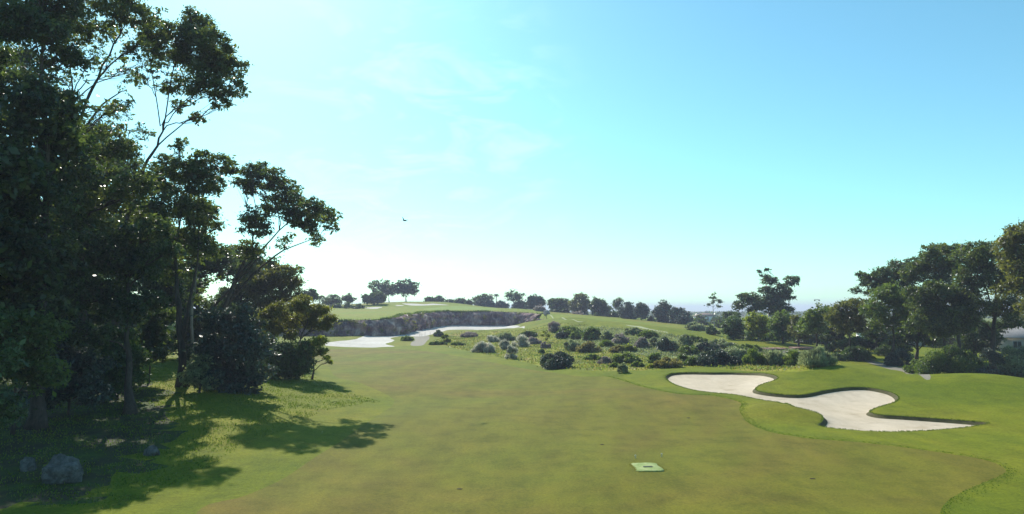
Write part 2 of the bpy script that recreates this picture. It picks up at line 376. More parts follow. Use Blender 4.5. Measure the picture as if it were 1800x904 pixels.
def tag(o, label=None, cat=None, group=None, kind=None):
    for k, v in (('label', label), ('category', cat), ('group', group), ('kind', kind)):
        if v: o[k] = v
    return o
def empty(name, loc):
    e = bpy.data.objects.new(name, None); COL.objects.link(e); e.location = loc; e.empty_display_size = .3
    return e
class MB:
    def __init__(s): s.v, s.f, s.z, s.n = [], [], [], 0
    def add(s, v, faces):
        s.v.append(np.asarray(v, float))
        for f in faces: s.f.extend([i + s.n for i in f]); s.z.append(len(f))
        s.n += len(v)
    def tube(s, pts, rad, sides=6, cap=True):
        pts = np.asarray(pts, float); n = len(pts); rad = np.broadcast_to(rad, n)
        t = np.gradient(pts, axis=0); t /= np.linalg.norm(t, axis=1)[:, None] + 1e-9
        ref = np.array([1., .13, .07]) if abs(t[0, 0]) < .8 else np.array([0, 1., .1])
        a = np.cross(t, ref); a /= np.linalg.norm(a, axis=1)[:, None] + 1e-9; b = np.cross(t, a)
        th = np.linspace(0, 2 * np.pi, sides, endpoint=False)
        v = (pts[:, None] + rad[:, None, None] * (np.cos(th)[None, :, None] * a[:, None] + np.sin(th)[None, :, None] * b[:, None])).reshape(-1, 3)
        fs = [(i * sides + k, i * sides + (k + 1) % sides, (i + 1) * sides + (k + 1) % sides, (i + 1) * sides + k) for i in range(n - 1) for k in range(sides)]
        if cap: fs += [tuple(range(sides))[::-1], tuple((n - 1) * sides + k for k in range(sides))]
        s.add(v, fs)
    def box(s, c, size, rot=0, taper=1.0):
        x, y, z = [q / 2 for q in size]; cr, sr = math.cos(rot), math.sin(rot)
        v = []
        for dz, k in ((-z, 1), (z, taper)):
            for dx, dy in ((-x, -y), (x, -y), (x, y), (-x, y)):
                v.append((c[0] + k * (dx * cr - dy * sr), c[1] + k * (dx * sr + dy * cr), c[2] + dz))
        s.add(v, [(3, 2, 1, 0), (4, 5, 6, 7), (0, 1, 5, 4), (1, 2, 6, 5), (2, 3, 7, 6), (3, 0, 4, 7)])
    def build(s, name, mat, parent=None, loc=None, smooth=False, org=(0, 0, 0)):
        v = np.vstack(s.v) - np.asarray(org)
        return link(name, raw_mesh(name, v, s.f, s.z, smooth=smooth), mat, parent, loc)

def unit(v): return v / (np.linalg.norm(v, axis=-1, keepdims=True) + 1e-9)

def quads(c, L, W, d):
    """leaf-shaped quads round centres c along axis d"""
    n = len(c)
    s = unit(np.cross(d, R.normal(size=(n, 3))))
    L = np.broadcast_to(L, n)[:, None]; W = np.broadcast_to(W, n)[:, None]
    v = np.stack([c - .5 * L * d, c + .5 * W * s, c + .5 * L * d, c - .5 * W * s], 1).reshape(-1, 3)
    return v

# ------------------------------------------------------------------ ground
def build_ground():
    pts, edges = [], []
    def ring(poly, closed=True):
        i0 = len(pts); pts.extend(map(tuple, poly)); n = len(poly)
        edges.extend((i0 + k, i0 + (k + 1) % n) for k in range(n if closed else n - 1))
    def offset(poly, d):
        t = np.roll(poly, -1, 0) - np.roll(poly, 1, 0); t = unit(t)
        nrm = np.c_[-t[:, 1], t[:, 0]]
        if not inside(poly, (poly[:1] + nrm[:1] * .05))[0]: nrm = -nrm
        return poly + nrm * d
    ring(near_bunker); ring(offset(near_bunker, .26))
    ring(far_bunker); ring(fairway); ring(scrub); ring(litter_shade)
    for p in plateau_bunkers: ring(p)
    for p in (green_putting, cart_path, ridge_path, hill_path, sand_track): ring(p)
    cl = resample(CL, 2.0); w = np.interp(np.arange(len(cl)), np.linspace(0, len(cl) - 1, len(CW)), CW)
    d, w = seg_dist(CL, cl, val=CW)
    t = unit(np.gradient(cl, axis=0)); nrm = np.c_[-t[:, 1], t[:, 0]]
    sel = (cl[:, 0] > -110) & (cl[:, 1] > 194) & (w < 4)
    for sgn in (-1, 1): ring((cl + sgn * nrm * w[:, None])[sel], False)
    nfix = len(pts)
    kd = kdtree.KDTree(nfix)
    for i, p in enumerate(pts): kd.insert((p[0], p[1], 0), i)
    kd.balance()
    r = 6.0; k = 0
    while r < 4500:
        front = .0125 if r < 420 else .03
        ths = np.r_[np.arange(-.85, .85, front), np.arange(.85, 2 * np.pi - .85, .12)] + (k % 2) * front * .5
        for th in ths:
            x, y = r * math.sin(th), r * math.cos(th)
            s = r * .012
            if kd.find((x, y, 0))[2] > min(.5 * s + .12, 1.2): pts.append((x, y))
        r *= 1.02 if r < 420 else 1.07
        k += 1
    pts.append((0, 0))
    res = geometry.delaunay_2d_cdt([Vector(p) for p in pts], edges, [], 0, 1e-5)
    V = np.array([tuple(v) for v in res[0]]); F = np.array([f for f in res[2] if len(f) == 3])
    Z = Hf(V); V3 = np.c_[V, Z]
    a, b, c = V3[F[:, 0]], V3[F[:, 1]], V3[F[:, 2]]
    fn = np.cross(b - a, c - a); flip = fn[:, 2] < 0
    F[flip] = F[flip][:, ::-1]; fn[flip] *= -1
    vn = np.zeros_like(V3)
    for k in range(3): np.add.at(vn, F[:, k], fn)
    vn = unit(vn)
    C = V3[F].mean(1)[:, :2]
    zone = np.full(len(F), 'rough', object)
    d, w = seg_dist(CL, C, val=CW); behind = inside(CPOLY, C)
    zone[behind & (C[:, 0] < 60) & (C[:, 1] < 420)] = 'high'
    zone[inside(scrub, C)] = 'scrub'
    zone[inside(litter_shade, C)] = 'litter_shade'
    zone[inside(fairway, C)] = 'fairway'
    fb = inside(far_bunker, C) & (~behind | (d < w)) & (V3[F].max(1)[:, 2] < 3.2); zone[fb] = 'whitesand'
    nb = inside(near_bunker, C); zone[nb] = 'sand'
    dn = np.full(len(C), 9.); dn[nb] = seg_dist(near_bunker, C[nb], True)
    zone[nb & (dn < .24)] = 'lip'
    zone[inside(green_putting, C)] = 'green'
    for p in plateau_bunkers: zone[inside(p, C)] = 'upper_sand'
    for p in (cart_path,): zone[inside(p, C)] = 'path'
    for p in (ridge_path, hill_path): zone[inside(p, C)] = 'ridge_path'
    zone[inside(sand_track, C) & (zone != 'whitesand')] = 'track'
    spec = {'rough': ('ground', 'rough'), 'high': ('upper_fairway', 'high'), 'scrub': ('native_ground', 'scrub'), 'fairway': ('fairway', 'fairway'),
            'whitesand': ('quarry_bunker', 'whitesand'), 'sand': ('sand_bunker', 'sand'), 'lip': ('bunker_edge', 'lip'), 'green': ('putting_green', 'green'),
            'upper_sand': ('upper_bunkers', 'whitesand'), 'litter_shade': ('shade_dark_ground', 'litter_shade'), 'path': ('cart_path', 'path'), 'ridge_path': ('ridge_path', 'paleway'), 'track': ('sandy_track', 'path')}
    for zn, (nm, mt) in spec.items():
        f = F[zone == zn]
        if len(f) == 0: continue
        u, inv = np.unique(f, return_inverse=True)
        me = raw_mesh(nm, V3[u], inv.ravel(), 3, smooth=True)
        if zn != 'lip' and len(me.vertices) == len(u):
            me.normals_split_custom_set_from_vertices(vn[u].tolist())
        tag(link(nm, me, M[mt]), kind='structure')
build_ground()

# cliff
def build_cliff():
    cl = resample(CL, .7); sel = (cl[:, 0] > -75) & (cl[:, 1] > 190); cl = cl[sel]
    d, w = seg_dist(CL, cl, val=CW); ok = w < 2.2; cl, w = cl[ok], w[ok]
    t = unit(np.gradient(cl, axis=0)); nrm = np.c_[-t[:, 1], t[:, 0]]       # towards the plateau
    nrow = 18; V = np.zeros((len(cl), nrow, 3))
    top = cl + nrm * (w[:, None] + .25); zt = Hf(top) + .02
    bot = cl - nrm * (w[:, None] + .9); zb = Hf(bot) - .4
    for i in range(len(cl)):
        for j in range(nrow):
            s = j / (nrow - 1)
            x = bot[i] * (1 - s) + top[i] * s; z = zb[i] * (1 - s) + zt[i] * s
            p = Vector((cl[i, 0] * .35, cl[i, 1] * .35, z * .5))
            n1 = mnoise.fractal(p, .9, 2.1, 5); n2 = mnoise.noise(Vector((cl[i, 0] * .13, cl[i, 1] * .13, 3.)))
            cr = abs(mnoise.noise(Vector((cl[i, 0] * .8, cl[i, 1] * .8, z * .12)))) - .25
            prof = math.sin(math.pi * min(1, s * 1.0)) ** .7 if 0 < s < 1 else 0
            off = (.32 * math.sin(z * 2.3 + 2.5 * n2 + 1.2 * n1) + (1.3 * n1 + 1.6 * n2 + 2.2 * cr + 1.0) * (.2 + prof) + .35) * (0 if j == nrow - 1 else 1)
            x = x - nrm[i] * max(off, .12 if j < nrow - 1 else 0)
            V[i, j] = (x[0], x[1], z + .12 * n1 * prof)
    n = len(cl)
    F = [(i * nrow + j, i * nrow + j + 1, (i + 1) * nrow + j + 1, (i + 1) * nrow + j) for i in range(n - 1) for j in range(nrow - 1)]
    me = raw_mesh('rock_cliff', V.reshape(-1, 3), np.array(F).ravel(), 4)
    tag(link('rock_cliff', me, M['cliff']), kind='structure')
    # long grass hanging over the rim
    kw_ = np.clip(np.sin(np.arange(n) * .11) + np.sin(np.arange(n) * .043 + 1) + np.sin(np.arange(n) * .37) * .6 + .6, .08, 3); k = R.choice(n, 9000, p=kw_ / kw_.sum()); s = R.normal(0, .28, 9000)
    c = np.c_[(top[k] + nrm[k] * (s - .12)[:, None]), zt[k] + .05 - np.abs(R.normal(0, .16, 9000))]
    dd = unit(np.c_[-nrm[k] * .5, np.full(9000, -.5)] + R.normal(0, .4, (9000, 3)))
    me = raw_mesh('rim_grass', quads(c, R.uniform(.6, 1.6, 9000), .32, dd), np.arange(36000), 4, np.repeat(R.uniform(0, .9, 9000), 4))
    Vs, Ts = [], []
    for _ in range(85):
        i, j = R.integers(0, n), R.integers(2, nrow - 2); q = V[i, j]; m_ = R.integers(20, 90)
        pos = q + R.normal(0, .35, (m_, 3)) * R.uniform(.5, 1.6); ax = unit(R.normal(0, .6, (m_, 3)) + [0, -.4, -.5])
        Vs.append(quads(pos, R.uniform(.4, .9, m_), .25, ax)); Ts.append(np.repeat(R.uniform(0, .8, m_), 4))
    v = np.vstack(Vs); tag(link('cliff_plants', raw_mesh('cliff_plants', v, np.arange(len(v)), 4, np.concatenate(Ts)), M['olive']), kind='stuff')
    tag(link('rim_grass', me, M['mid']), kind='stuff')
build_cliff()

# ------------------------------------------------------------------ trees
def bez(p0, p1, d0, n=7, sag=0.):
    t = np.linspace(0, 1, n)[:, None]; L = np.linalg.norm(p1 - p0)
    c1 = p0 + d0 * L * .45; c2 = p1 - unit(p1 - p0) * L * .25 + np.array([0, 0, -sag * L])
    return (1 - t) ** 3 * p0 + 3 * (1 - t) ** 2 * t * c1 + 3 * (1 - t) * t * t * c2 + t ** 3 * p1

def crown_leaves(blobs, leaf, dens, droop=.35, flat=.75, clump=.30):
    """blobs: (centre, radius, density). Puffs of leaves through each blob's volume. -> verts, tint, clump centres per blob"""
    Vs, Ts, cents = [], [], []
    cen = np.mean([b[0] for b in blobs], 0)
    blobs = [(c, r * 1.18, dn) for c, r, dn in blobs] + [(c + (cen - c) * R.uniform(.1, .4) + R.normal(0, .45, 3) * r, r * R.uniform(.65, .95), dn * .5) for c, r, dn in blobs]
    for c, r, dn in blobs:
        nc = max(6, int(11 * dn * (r / max(clump * r, leaf * 1.6)) ** 1.35 * .66))
        d = unit(R.normal(size=(nc, 3))); rad = R.uniform(.25, 1.0, nc) ** .6
        cc = c + d * (rad * r * .82)[:, None] * np.array([1, 1, flat])
        cents.append(cc)
        cr = max(clump * r, leaf * 1.2) * R.uniform(.65, 1.25, nc)
        per = np.maximum(8, (2.3 * dens * dn ** .5 * (cr / leaf) ** 2).astype(int))
        idx = np.repeat(np.arange(nc), per); n = len(idx)
        q = unit(R.normal(size=(n, 3))); q[:, 2] = np.where(R.random(n) < .62, np.abs(q[:, 2]), q[:, 2])
        rr = R.random(n) ** .45; loose = R.random(n) < .26; rr = np.where(loose, rr * R.uniform(1.1, 2.1, n), rr)
        pos = cc[idx] + q * (rr * cr[idx])[:, None] * np.array([1, 1, .7])
        pos[:, 2] -= R.random(n) ** 3 * cr[idx] * droop
        ax = unit(q * .7 + R.normal(0, .6, (n, 3)) + np.array([0, 0, -droop]))
        L = leaf * np.clip(R.lognormal(.05, .38, n), .4, 2.4)
        Vs.append(quads(pos, L, L * R.uniform(.3, .6, n), ax))
        tn = R.normal(.5, .13, nc)[idx] + R.normal(0, .14, n)
        Ts.append(np.repeat(np.clip(tn, 0, 1), 4))
    return np.vstack(Vs), np.concatenate(Ts), cents

def make_tree(name, label, cat, group, trunk, blobs, mats, r0=.3, leaf=.3, dens=5, limbs=(), droop=.35, flat=.75, clump=.30, twigs=9, r1=.05):
    """trunk: world polyline from the ground up; blobs: (centre, radius, density); mats: bark, leaves"""
    trunk = np.asarray(trunk, float); base = trunk[0].copy(); base[2] = gz(base[0], base[1]); trunk[0, 2] = base[2] - .15
    root = empty(name, base); tag(root, label, cat, group)
    s = np.r_[0, np.cumsum(np.linalg.norm(np.diff(trunk, axis=0), axis=1))]
    q = np.linspace(0, s[-1], max(10, int(s[-1] / .9)))
    tp = np.c_[tuple(np.interp(q, s, trunk[:, k]) for k in range(3))]
    for _ in range(2): tp[1:-1] = .25 * tp[:-2] + .5 * tp[1:-1] + .25 * tp[2:]
    tp[1:-1] += R.normal(0, r0 * .18, tp[1:-1].shape) * np.array([1, 1, 0])
    rad = r0 + (r1 - r0) * (q / q[-1]) ** .8; rad[0] *= 1.7; rad[1] *= 1.2
    tb = MB(); tb.tube(tp, rad, 9)
    bb = MB()
    paths = [(tp, rad)]
    for l in limbs:
        l = np.asarray(l, float); m = resample(l[:, :2], .8); tt = np.linspace(0, 1, len(m))
        ll = np.c_[m, np.interp(tt, np.linspace(0, 1, len(l)), l[:, 2])]
        i = np.argmin(np.linalg.norm(tp - ll[0], axis=1)); ll[0] = tp[i]
        rr = np.linspace(min(rad[i] * .75, r0 * .6), .035, len(ll)); bb.tube(ll, rr, 6); paths.append((ll, rr))
    V, T, cents = crown_leaves(blobs, leaf, dens, droop, flat, clump)
    for (c, r, dn), cc in zip(blobs, cents):  # one bough per puff
        best = None
        for pth, rr in paths:
            dv = c - pth; dist = np.linalg.norm(dv, axis=1); hor = np.linalg.norm(dv[:, :2], axis=1)
            cost = dist + 3 * np.maximum(0, hor * .45 - dv[:, 2]) + 6. * (np.arange(len(pth)) < len(pth) * .18)
            i = int(np.argmin(cost))
            if best is None or cost[i] < best[0]: best = (cost[i], pth, rr, i)
        _, pth, rr, i = best
        tan = unit(pth[min(i + 1, len(pth) - 1)] - pth[max(i - 1, 0)])
        d0 = unit(tan * .6 + unit(c - pth[i]) * .7)
        lb = bez(pth[i], c + np.array([0, 0, r * .1]), d0, 8)
        lb[1:-1] += R.normal(0, .02 * np.linalg.norm(c - pth[i]), lb[1:-1].shape)
        ra = min(rr[i] * .7, .03 + r * .035)
        bb.tube(lb, np.linspace(ra, .03, 8), 6, False)
        pick = cc[R.permutation(len(cc))[:twigs]]
        for k, e in enumerate(pick):
            j = 3 + k % 5; p0 = lb[min(j, 7)]
            tw = bez(p0, e, unit(unit(e - p0) + unit(lb[min(j, 7)] - lb[j - 1])), 5)
            bb.tube(tw, np.linspace(max(.018, ra * .3), .008, 5), 4, False)
    tr = tb.build('trunk', M[mats[0]], root, smooth=True, org=base)
    bb.build('branches', M[mats[0]], tr, smooth=True, org=base)
    me = raw_mesh('crown', V - base, np.arange(len(V)), 4, T)
    link('crown', me, M[mats[1]], root)
    return root

def ptree(name, label, cat, group, Y, trunk, blobs, mats, spread=.8, limbs=(), **kw):
    """tree measured on the photograph: trunk and crown puffs as pixels at Y metres, puffs spread in depth"""
    tw = [at(x, y, Y) for x, y in trunk]
    for i in range(1, len(tw)): tw[i] = at(trunk[i][0], trunk[i][1], Y + R.normal(0, .25) * i)
    xs = [b[0] for b in blobs]; half = max((max(xs) - min(xs)) / 2 * Y / FPX, 1.0)
    bl = []
    for k, b in enumerate(blobs):
        yy = Y + half * spread * R.uniform(-.9, .9)
        c = at(b[0], b[1], yy)
        bl.append((c, b[2] * yy / FPX, b[3] if len(b) > 3 else 1.0))
    lw = [[at(x, y, Y + R.normal(0, .4)) for x, y in l] for l in limbs]
    return make_tree(name, label, cat, group, tw, bl, mats, limbs=lw, **kw)

GL = 'trees of the shady grove on the left'
NEAR = dict(leaf=.21, dens=4.6, clump=.25, twigs=16)
ptree('gum_tree', 'tall dark gum at the far left edge, trunk running straight up out of the frame', 'tree', GL, 42,
      [(62, 770), (70, 560), (80, 380), (86, 250), (74, 120), (70, 20)],
      [(30, 40, 62), (95, 5, 58), (15, 150, 48), (112, 105, 40), (40, 235, 38, .8), (62, 190, 26, .5), (118, 195, 22, .4), (90, 60, 34), (5, 270, 58), (118, 300, 55), (55, 345, 62), (0, 385, 70), (40, -70, 80), (110, -80, 70), (70, 430, 60), (-60, 100, 80), (-70, 280, 80)],
      ('bark', 'gumblue'), r0=.42, **NEAR)
ptree('gum_tree', 'dark gum with bare slanting limbs against blue sky, left of the leaning gum', 'tree', GL, 50,
      [(150, 745), (146, 560), (140, 420), (132, 300), (142, 200), (178, 118), (212, 60)],
      [(225, 22, 40), (178, 0, 44), (140, 55, 32), (236, 92, 24, .6), (188, 118, 26, .3), (216, 182, 26, .35), (250, 78, 22, .4), (178, 205, 24, .35), (205, 262, 38), (150, 275, 45), (172, 345, 52), (232, 335, 42), (120, 400, 50), (200, 420, 50), (150, -60, 60), (235, -40, 45), (110, 180, 22, .5)],
      ('bark', 'gum'), r0=.36, limbs=[[(140, 210), (165, 150), (205, 110), (232, 85)], [(146, 230), (185, 185), (215, 160)]], **NEAR)
ptree('gum_tree', 'dark leafy gum standing in front of the foot of the leaning gum', 'tree', GL, 47,
      [(228, 752), (226, 640), (222, 540), (230, 440)],
      [(232, 425, 38), (272, 405, 34), (196, 452, 40), (250, 472, 40), (160, 432, 36), (182, 505, 40), (222, 545, 38), (138, 520, 40), (112, 480, 36), (268, 530, 30), (300, 440, 26), (150, 590, 36)],
      ('bark', 'gumblue'), r0=.3, **NEAR)
ptree('gum_tree', 'tall leaning gum whose round crown stands alone against the sky above the grove', 'tree', GL, 55,
      [(198, 720), (206, 520), (214, 412), (238, 335), (262, 282), (284, 238), (292, 205)],
      [(345, 48, 36), (312, 60, 30), (378, 80, 38), (404, 122, 32), (345, 105, 42), (290, 88, 34), (415, 158, 24), (390, 182, 20), (347, 208, 15), (362, 155, 34), (305, 148, 34, .7), (252, 135, 28, .5), (268, 60, 30), (318, 188, 20, .5), (372, 118, 34), (335, 25, 18)],
      ('bark', 'gum'), r0=.40, limbs=[[(284, 240), (268, 195), (262, 150), (270, 95)], [(288, 230), (312, 190), (345, 165), (380, 145)], [(288, 225), (300, 170), (312, 110), (330, 70)]], spread=.7, **NEAR)
ptree('gum_tree', 'tall gum standing behind the slanting limbs, its foliage closing the gaps between the front trunks', 'tree', GL, 72,
      [(120, 690), (118, 560), (112, 420), (118, 300), (130, 180), (120, 80)],
      [(30, 120, 46), (80, 180, 42), (120, 245, 42), (178, 248, 36), (215, 292, 36), (250, 322, 32), (60, 300, 46), (150, 330, 42), (204, 196, 26, .5), (252, 232, 22, .5), (110, 40, 42), (196, 56, 26, .5), (20, 30, 46), (15, 210, 40), (270, 110, 22, .5), (165, 100, 24, .4), (230, 130, 22, .4)],
      ('bark', 'gumblue'), r0=.34, leaf=.26, dens=4.6, clump=.25, twigs=16)
ptree('gum_tree', 'bushy olive gum with twin dark trunks, domed top just below the leaning trunk', 'tree', GL, 59,
      [(320, 692), (318, 610), (312, 530), (308, 450), (318, 360)],
      [(351, 278, 22), (385, 288, 24), (404, 296, 15), (322, 300, 32), (286, 318, 34), (350, 320, 36), (300, 362, 42), (345, 372, 36), (270, 392, 42), (378, 326, 22), (320, 420, 40), (262, 455, 42), (316, 255, 16), (292, 290, 24), (355, 430, 30, .6), (310, 480, 34, .7)],
      ('bark', 'gum'), r0=.38, limbs=[[(318, 610), (330, 540), (345, 480), (350, 400)]], leaf=.23, dens=4.6, clump=.25, twigs=16)
ptree('gum_tree', 'slender pale barked gum beside the twin dark trunks', 'tree', GL, 64,
      [(342, 690), (338, 600), (336, 540), (345, 480), (352, 420)],
      [(360, 400, 28, .7), (335, 445, 26, .6), (375, 440, 25, .6), (350, 520, 22, .5), (365, 370, 22)], ('palebark', 'gum'), r0=.2, leaf=.28, dens=5)
ptree('gum_tree', 'spreading gum with long bare limbs reaching right over the fairway edge', 'tree', GL, 66,
      [(372, 692), (376, 610), (394, 538), (415, 490), (438, 440), (452, 395)],
      [(440, 300, 18), (458, 297, 17), (480, 306, 19), (450, 324, 30), (490, 325, 22), (424, 322, 16), (517, 345, 25), (546, 366, 26), (478, 358, 28), (528, 385, 30), (570, 378, 22), (582, 398, 15), (556, 425, 15, .8), (448, 395, 32), (440, 440, 24), (500, 425, 18, .6), (545, 400, 20), (512, 372, 20)],
      ('bark', 'gum'), r0=.33, limbs=[[(394, 540), (440, 478), (500, 442), (545, 422)], [(380, 600), (350, 560), (400, 520), (440, 478), (470, 430)], [(415, 490), (460, 440), (500, 400), (530, 375)]], spread=.7, leaf=.23, dens=4.6, clump=.25, twigs=16)
ptree('dense_tree', 'dense blue black shrubby tree hanging to the ground in front of the spreading gum', 'tree', GL, 58,
      [(412, 700), (410, 640), (408, 580)],
      [(412, 565, 36), (385, 612, 45), (440, 610, 38), (400, 655, 42), (450, 655, 32), (374, 560, 24), (425, 690, 26), (380, 690, 26)], ('bark', 'navy'), r0=.22, leaf=.24, dens=7)
ptree('shrubby_tree', 'dark rounded shrubby tree under the olive flat topped tree', 'tree', GL, 70,
      [(474, 676), (481, 662), (490, 645), (500, 625)],
      [(500, 620, 28), (522, 640, 26), (492, 650, 22), (532, 615, 18), (515, 655, 16), (480, 630, 16)], ('bark', 'dense'), r0=.14, leaf=.2, dens=7)
ptree('acacia_tree', 'flat topped olive brown feathery tree at the right end of the grove', 'tree', GL, 75,
      [(524, 668), (519, 625), (528, 595), (541, 566)],
      [(490, 546, 22), (528, 540, 22), (558, 547, 20), (580, 560, 13), (508, 566, 24), (546, 566, 22), (571, 574, 13), (482, 578, 18), (510, 590, 16, .6), (470, 555, 16)], ('bark', 'olive'), r0=.16, leaf=.17, dens=8, flat=.55, limbs=[[(528, 596), (555, 575), (575, 562)]])
ptree('small_tree', 'little crooked tree with yellow green leaves on the grass bank, rightmost of the grove', 'tree', GL, 72,
      [(547, 670), (553, 651), (549, 634), (557, 612)],
      [(545, 608, 14), (560, 600, 14), (534, 619, 12), (566, 618, 11), (575, 630, 7), (582, 637, 5), (551, 624, 9, .6)], ('bark', 'lime'), r0=.11, leaf=.16, dens=6, r1=.03)
ptree('gum_tree', 'yellow topped gum half hidden behind the spreading limbs', 'tree', GL, 96,
      [(480, 640), (482, 570), (490, 520), (495, 490)],
      [(500, 480, 22), (478, 495, 26), (516, 498, 20), (452, 500, 28), (522, 476, 12), (468, 526, 24), (506, 520, 20), (430, 470, 24)], ('bark', 'gumbrown'), r0=.28, leaf=.28, dens=6)
back = [(-20, 'leftmost dark tree in the shaded back row of the grove'), (70, 'shaded back row tree behind the leftmost trunk'), (165, 'shaded back row tree behind the slanting limbs'),
        (255, 'shaded back row tree left of the twin dark trunks'), (350, 'shaded back row tree behind the pale slender trunk'), (425, 'rightmost dark tree of the shaded back row, behind the blue black shrubby tree')]
for k, (x, lb) in enumerate(back):
    Y = 82 + 9 * (k % 3)
    ptree('gum_tree', lb, 'tree', GL, Y, [(x, 665), (x + 4, 590), (x - 4, 500), (x + 6, 430)],
          [(x + R.uniform(-55, 55), y + R.uniform(-12, 12), R.uniform(30, 44)) for y in (385, 410, 440, 470, 500, 530, 560, 590) for _ in range(2)][:(16 if k < 5 else 12)] if k < 4 else
          [(x + R.uniform(-40, 40), y, R.uniform(24, 34)) for y in (455, 475, 500, 525, 550, 575, 600, 620) for _ in range(2)],
          ('bark', 'gumblue'), r0=.3, leaf=.36, dens=5)
under = [(25, 40, [(30, 572, 40), (0, 590, 45), (60, 600, 35), (20, 640, 45), (70, 660, 40)], 'mid', 'olive lit shrub at the left edge below the tall dark gum'),
         (120, 46, [(110, 620, 40), (150, 640, 38), (120, 670, 42), (80, 690, 34), (160, 690, 32)], 'navy', 'dark shrub between the two leftmost trunks'),
         (205, 52, [(200, 600, 34), (230, 630, 34), (190, 650, 36), (225, 670, 30)], 'dense', 'dark shrub at the foot of the leaning gum'),
         (262, 60, [(262, 590, 30), (280, 560, 28), (250, 620, 28), (275, 625, 20)], 'gumblue', 'dark shrub left of the twin trunks'),
         (350, 56, [(352, 640, 22), (335, 660, 20), (360, 670, 22)], 'greygreen', 'pale speckled shrub between the twin trunks and the blue black shrub'),
         (-30, 36, [(-40, 640, 60), (-20, 720, 50), (-60, 560, 60)], 'dense', 'dense shrub cut by the left edge above the white boulder')]
for x, Y, bl, mt, lb in under:
    y0 = max(b[1] + b[2] for b in bl)
    ptree('shrub', lb, 'shrub', 'undergrowth shrubs of the grove', Y, [(x, y0 + 5), (x + 3, y0 - 30), (x, bl[0][1])], bl, ('bark', mt), r0=.09, leaf=.22, dens=6, r1=.03)
# two more gums of the grove just past the left edge, whose shade falls into view
for X, Y, lb in ((-31.5, 39, 'gum just beyond the left edge, its leaves shading the boulder'), (-40, 60, 'gum beyond the left edge behind the tall dark one')):
    make_tree('gum_tree', lb, 'tree', GL, [(X, Y, 0), (X + .4, Y, 6), (X - .3, Y + .3, 12), (X, Y, 18)],
              [(np.array([X + R.uniform(-3.5, 3.2), Y + R.uniform(-4, 4), z]), R.uniform(1.8, 2.6), 1.) for z in (6, 8, 9.5, 11, 12.5, 14, 15.5, 17, 18.5, 20) for _ in range(2)], ('bark', 'gumblue'), r0=.36, leaf=.34, dens=5)

GR = 'trees of the belt on the right'
FARL = dict(leaf=.27, dens=5, clump=.27)
ptree('gum_tree', 'large gum with forked dark trunk showing under its crown, near the right edge', 'tree', GR, 88,
      [(1745, 660), (1745, 610), (1747, 560), (1750, 515), (1758, 480)],
      [(1720, 443, 25.6), (1700, 452, 25.6), (1745, 465, 30.7), (1768, 498, 30.7), (1714, 488, 33.3), (1690, 520, 30.7), (1764, 540, 28.2), (1732, 540, 20.5, .5), (1690, 558, 30.7), (1776, 566, 20.5, .8), (1735, 435, 15.4)], ('bark', 'gum'), r0=.42, limbs=[[(1747, 560), (1735, 520), (1722, 480)]], **FARL)
ptree('gum_tree', 'bronze tinted gum cut by the right edge, highest of the belt', 'tree', GR, 76,
      [(1822, 665), (1820, 580), (1812, 500), (1806, 440)],
      [(1786, 432, 33.3), (1802, 462, 38.4), (1775, 452, 20.5), (1812, 412, 33.3), (1800, 500, 25.6), (1835, 480, 51.2), (1840, 430, 43.5), (1785, 415, 17.9), (1830, 540, 38.4)], ('bark', 'gumbrown'), r0=.36, **FARL)
ptree('gum_tree', 'grey green gum with a flat billowing top, left of the forked trunk', 'tree', GR, 100,
      [(1688, 645), (1684, 580), (1672, 530), (1655, 490)],
      [(1650, 438, 17.9), (1632, 448, 20.5), (1672, 443, 20.5), (1642, 466, 25.6), (1612, 472, 20.5), (1668, 472, 25.6), (1600, 484, 17.9), (1654, 500, 25.6), (1690, 440, 12.8)], ('bark', 'gum'), r0=.34, **FARL)
ptree('gum_tree', 'open crowned gum whose thin left boughs stick out over the lower trees', 'tree', GR, 112,
      [(1590, 632), (1586, 580), (1578, 540), (1575, 500)],
      [(1576, 474, 21.8), (1550, 484, 20.5), (1522, 490, 14.1), (1592, 490, 23.0), (1560, 504, 23.0), (1530, 505, 17.9), (1505, 511, 9.0), (1612, 480, 20.5), (1605, 462, 14.1), (1512, 482, 7.7)], ('bark', 'gumblue'), r0=.3, **FARL)
ptree('gum_tree', 'mid green rounded tree below the open crowned gum', 'tree', GR, 100,
      [(1570, 640), (1570, 600), (1572, 560), (1570, 530)],
      [(1556, 518, 23.0), (1580, 524, 23.0), (1540, 545, 23.0), (1570, 550, 30.7), (1598, 542, 20.5), (1548, 568, 17.9), (1590, 568, 23.0)], ('bark', 'mid'), r0=.25, **FARL)
ptree('gum_tree', 'broad olive tree filling the middle of the belt above the olive bush', 'tree', GR, 90,
      [(1662, 655), (1660, 610), (1658, 570), (1660, 530)],
      [(1620, 518, 25.6), (1650, 513, 25.6), (1690, 514, 23.0), (1630, 545, 30.7), (1665, 545, 30.7), (1702, 540, 23.0), (1614, 570, 23.0), (1650, 578, 28.2), (1680, 574, 25.6)], ('bark', 'gum'), r0=.3, **FARL)
ptree('bushy_tree', 'olive green bushy tree at the lower left of the tall belt', 'tree', GR, 106,
      [(1494, 630), (1494, 595), (1495, 560)],
      [(1482, 545, 20.5), (1505, 536, 20.5), (1466, 555, 19.2), (1522, 548, 20.5), (1492, 568, 23.0), (1510, 572, 17.9), (1474, 575, 15.4)], ('bark', 'gumbrown'), r0=.22, **FARL)
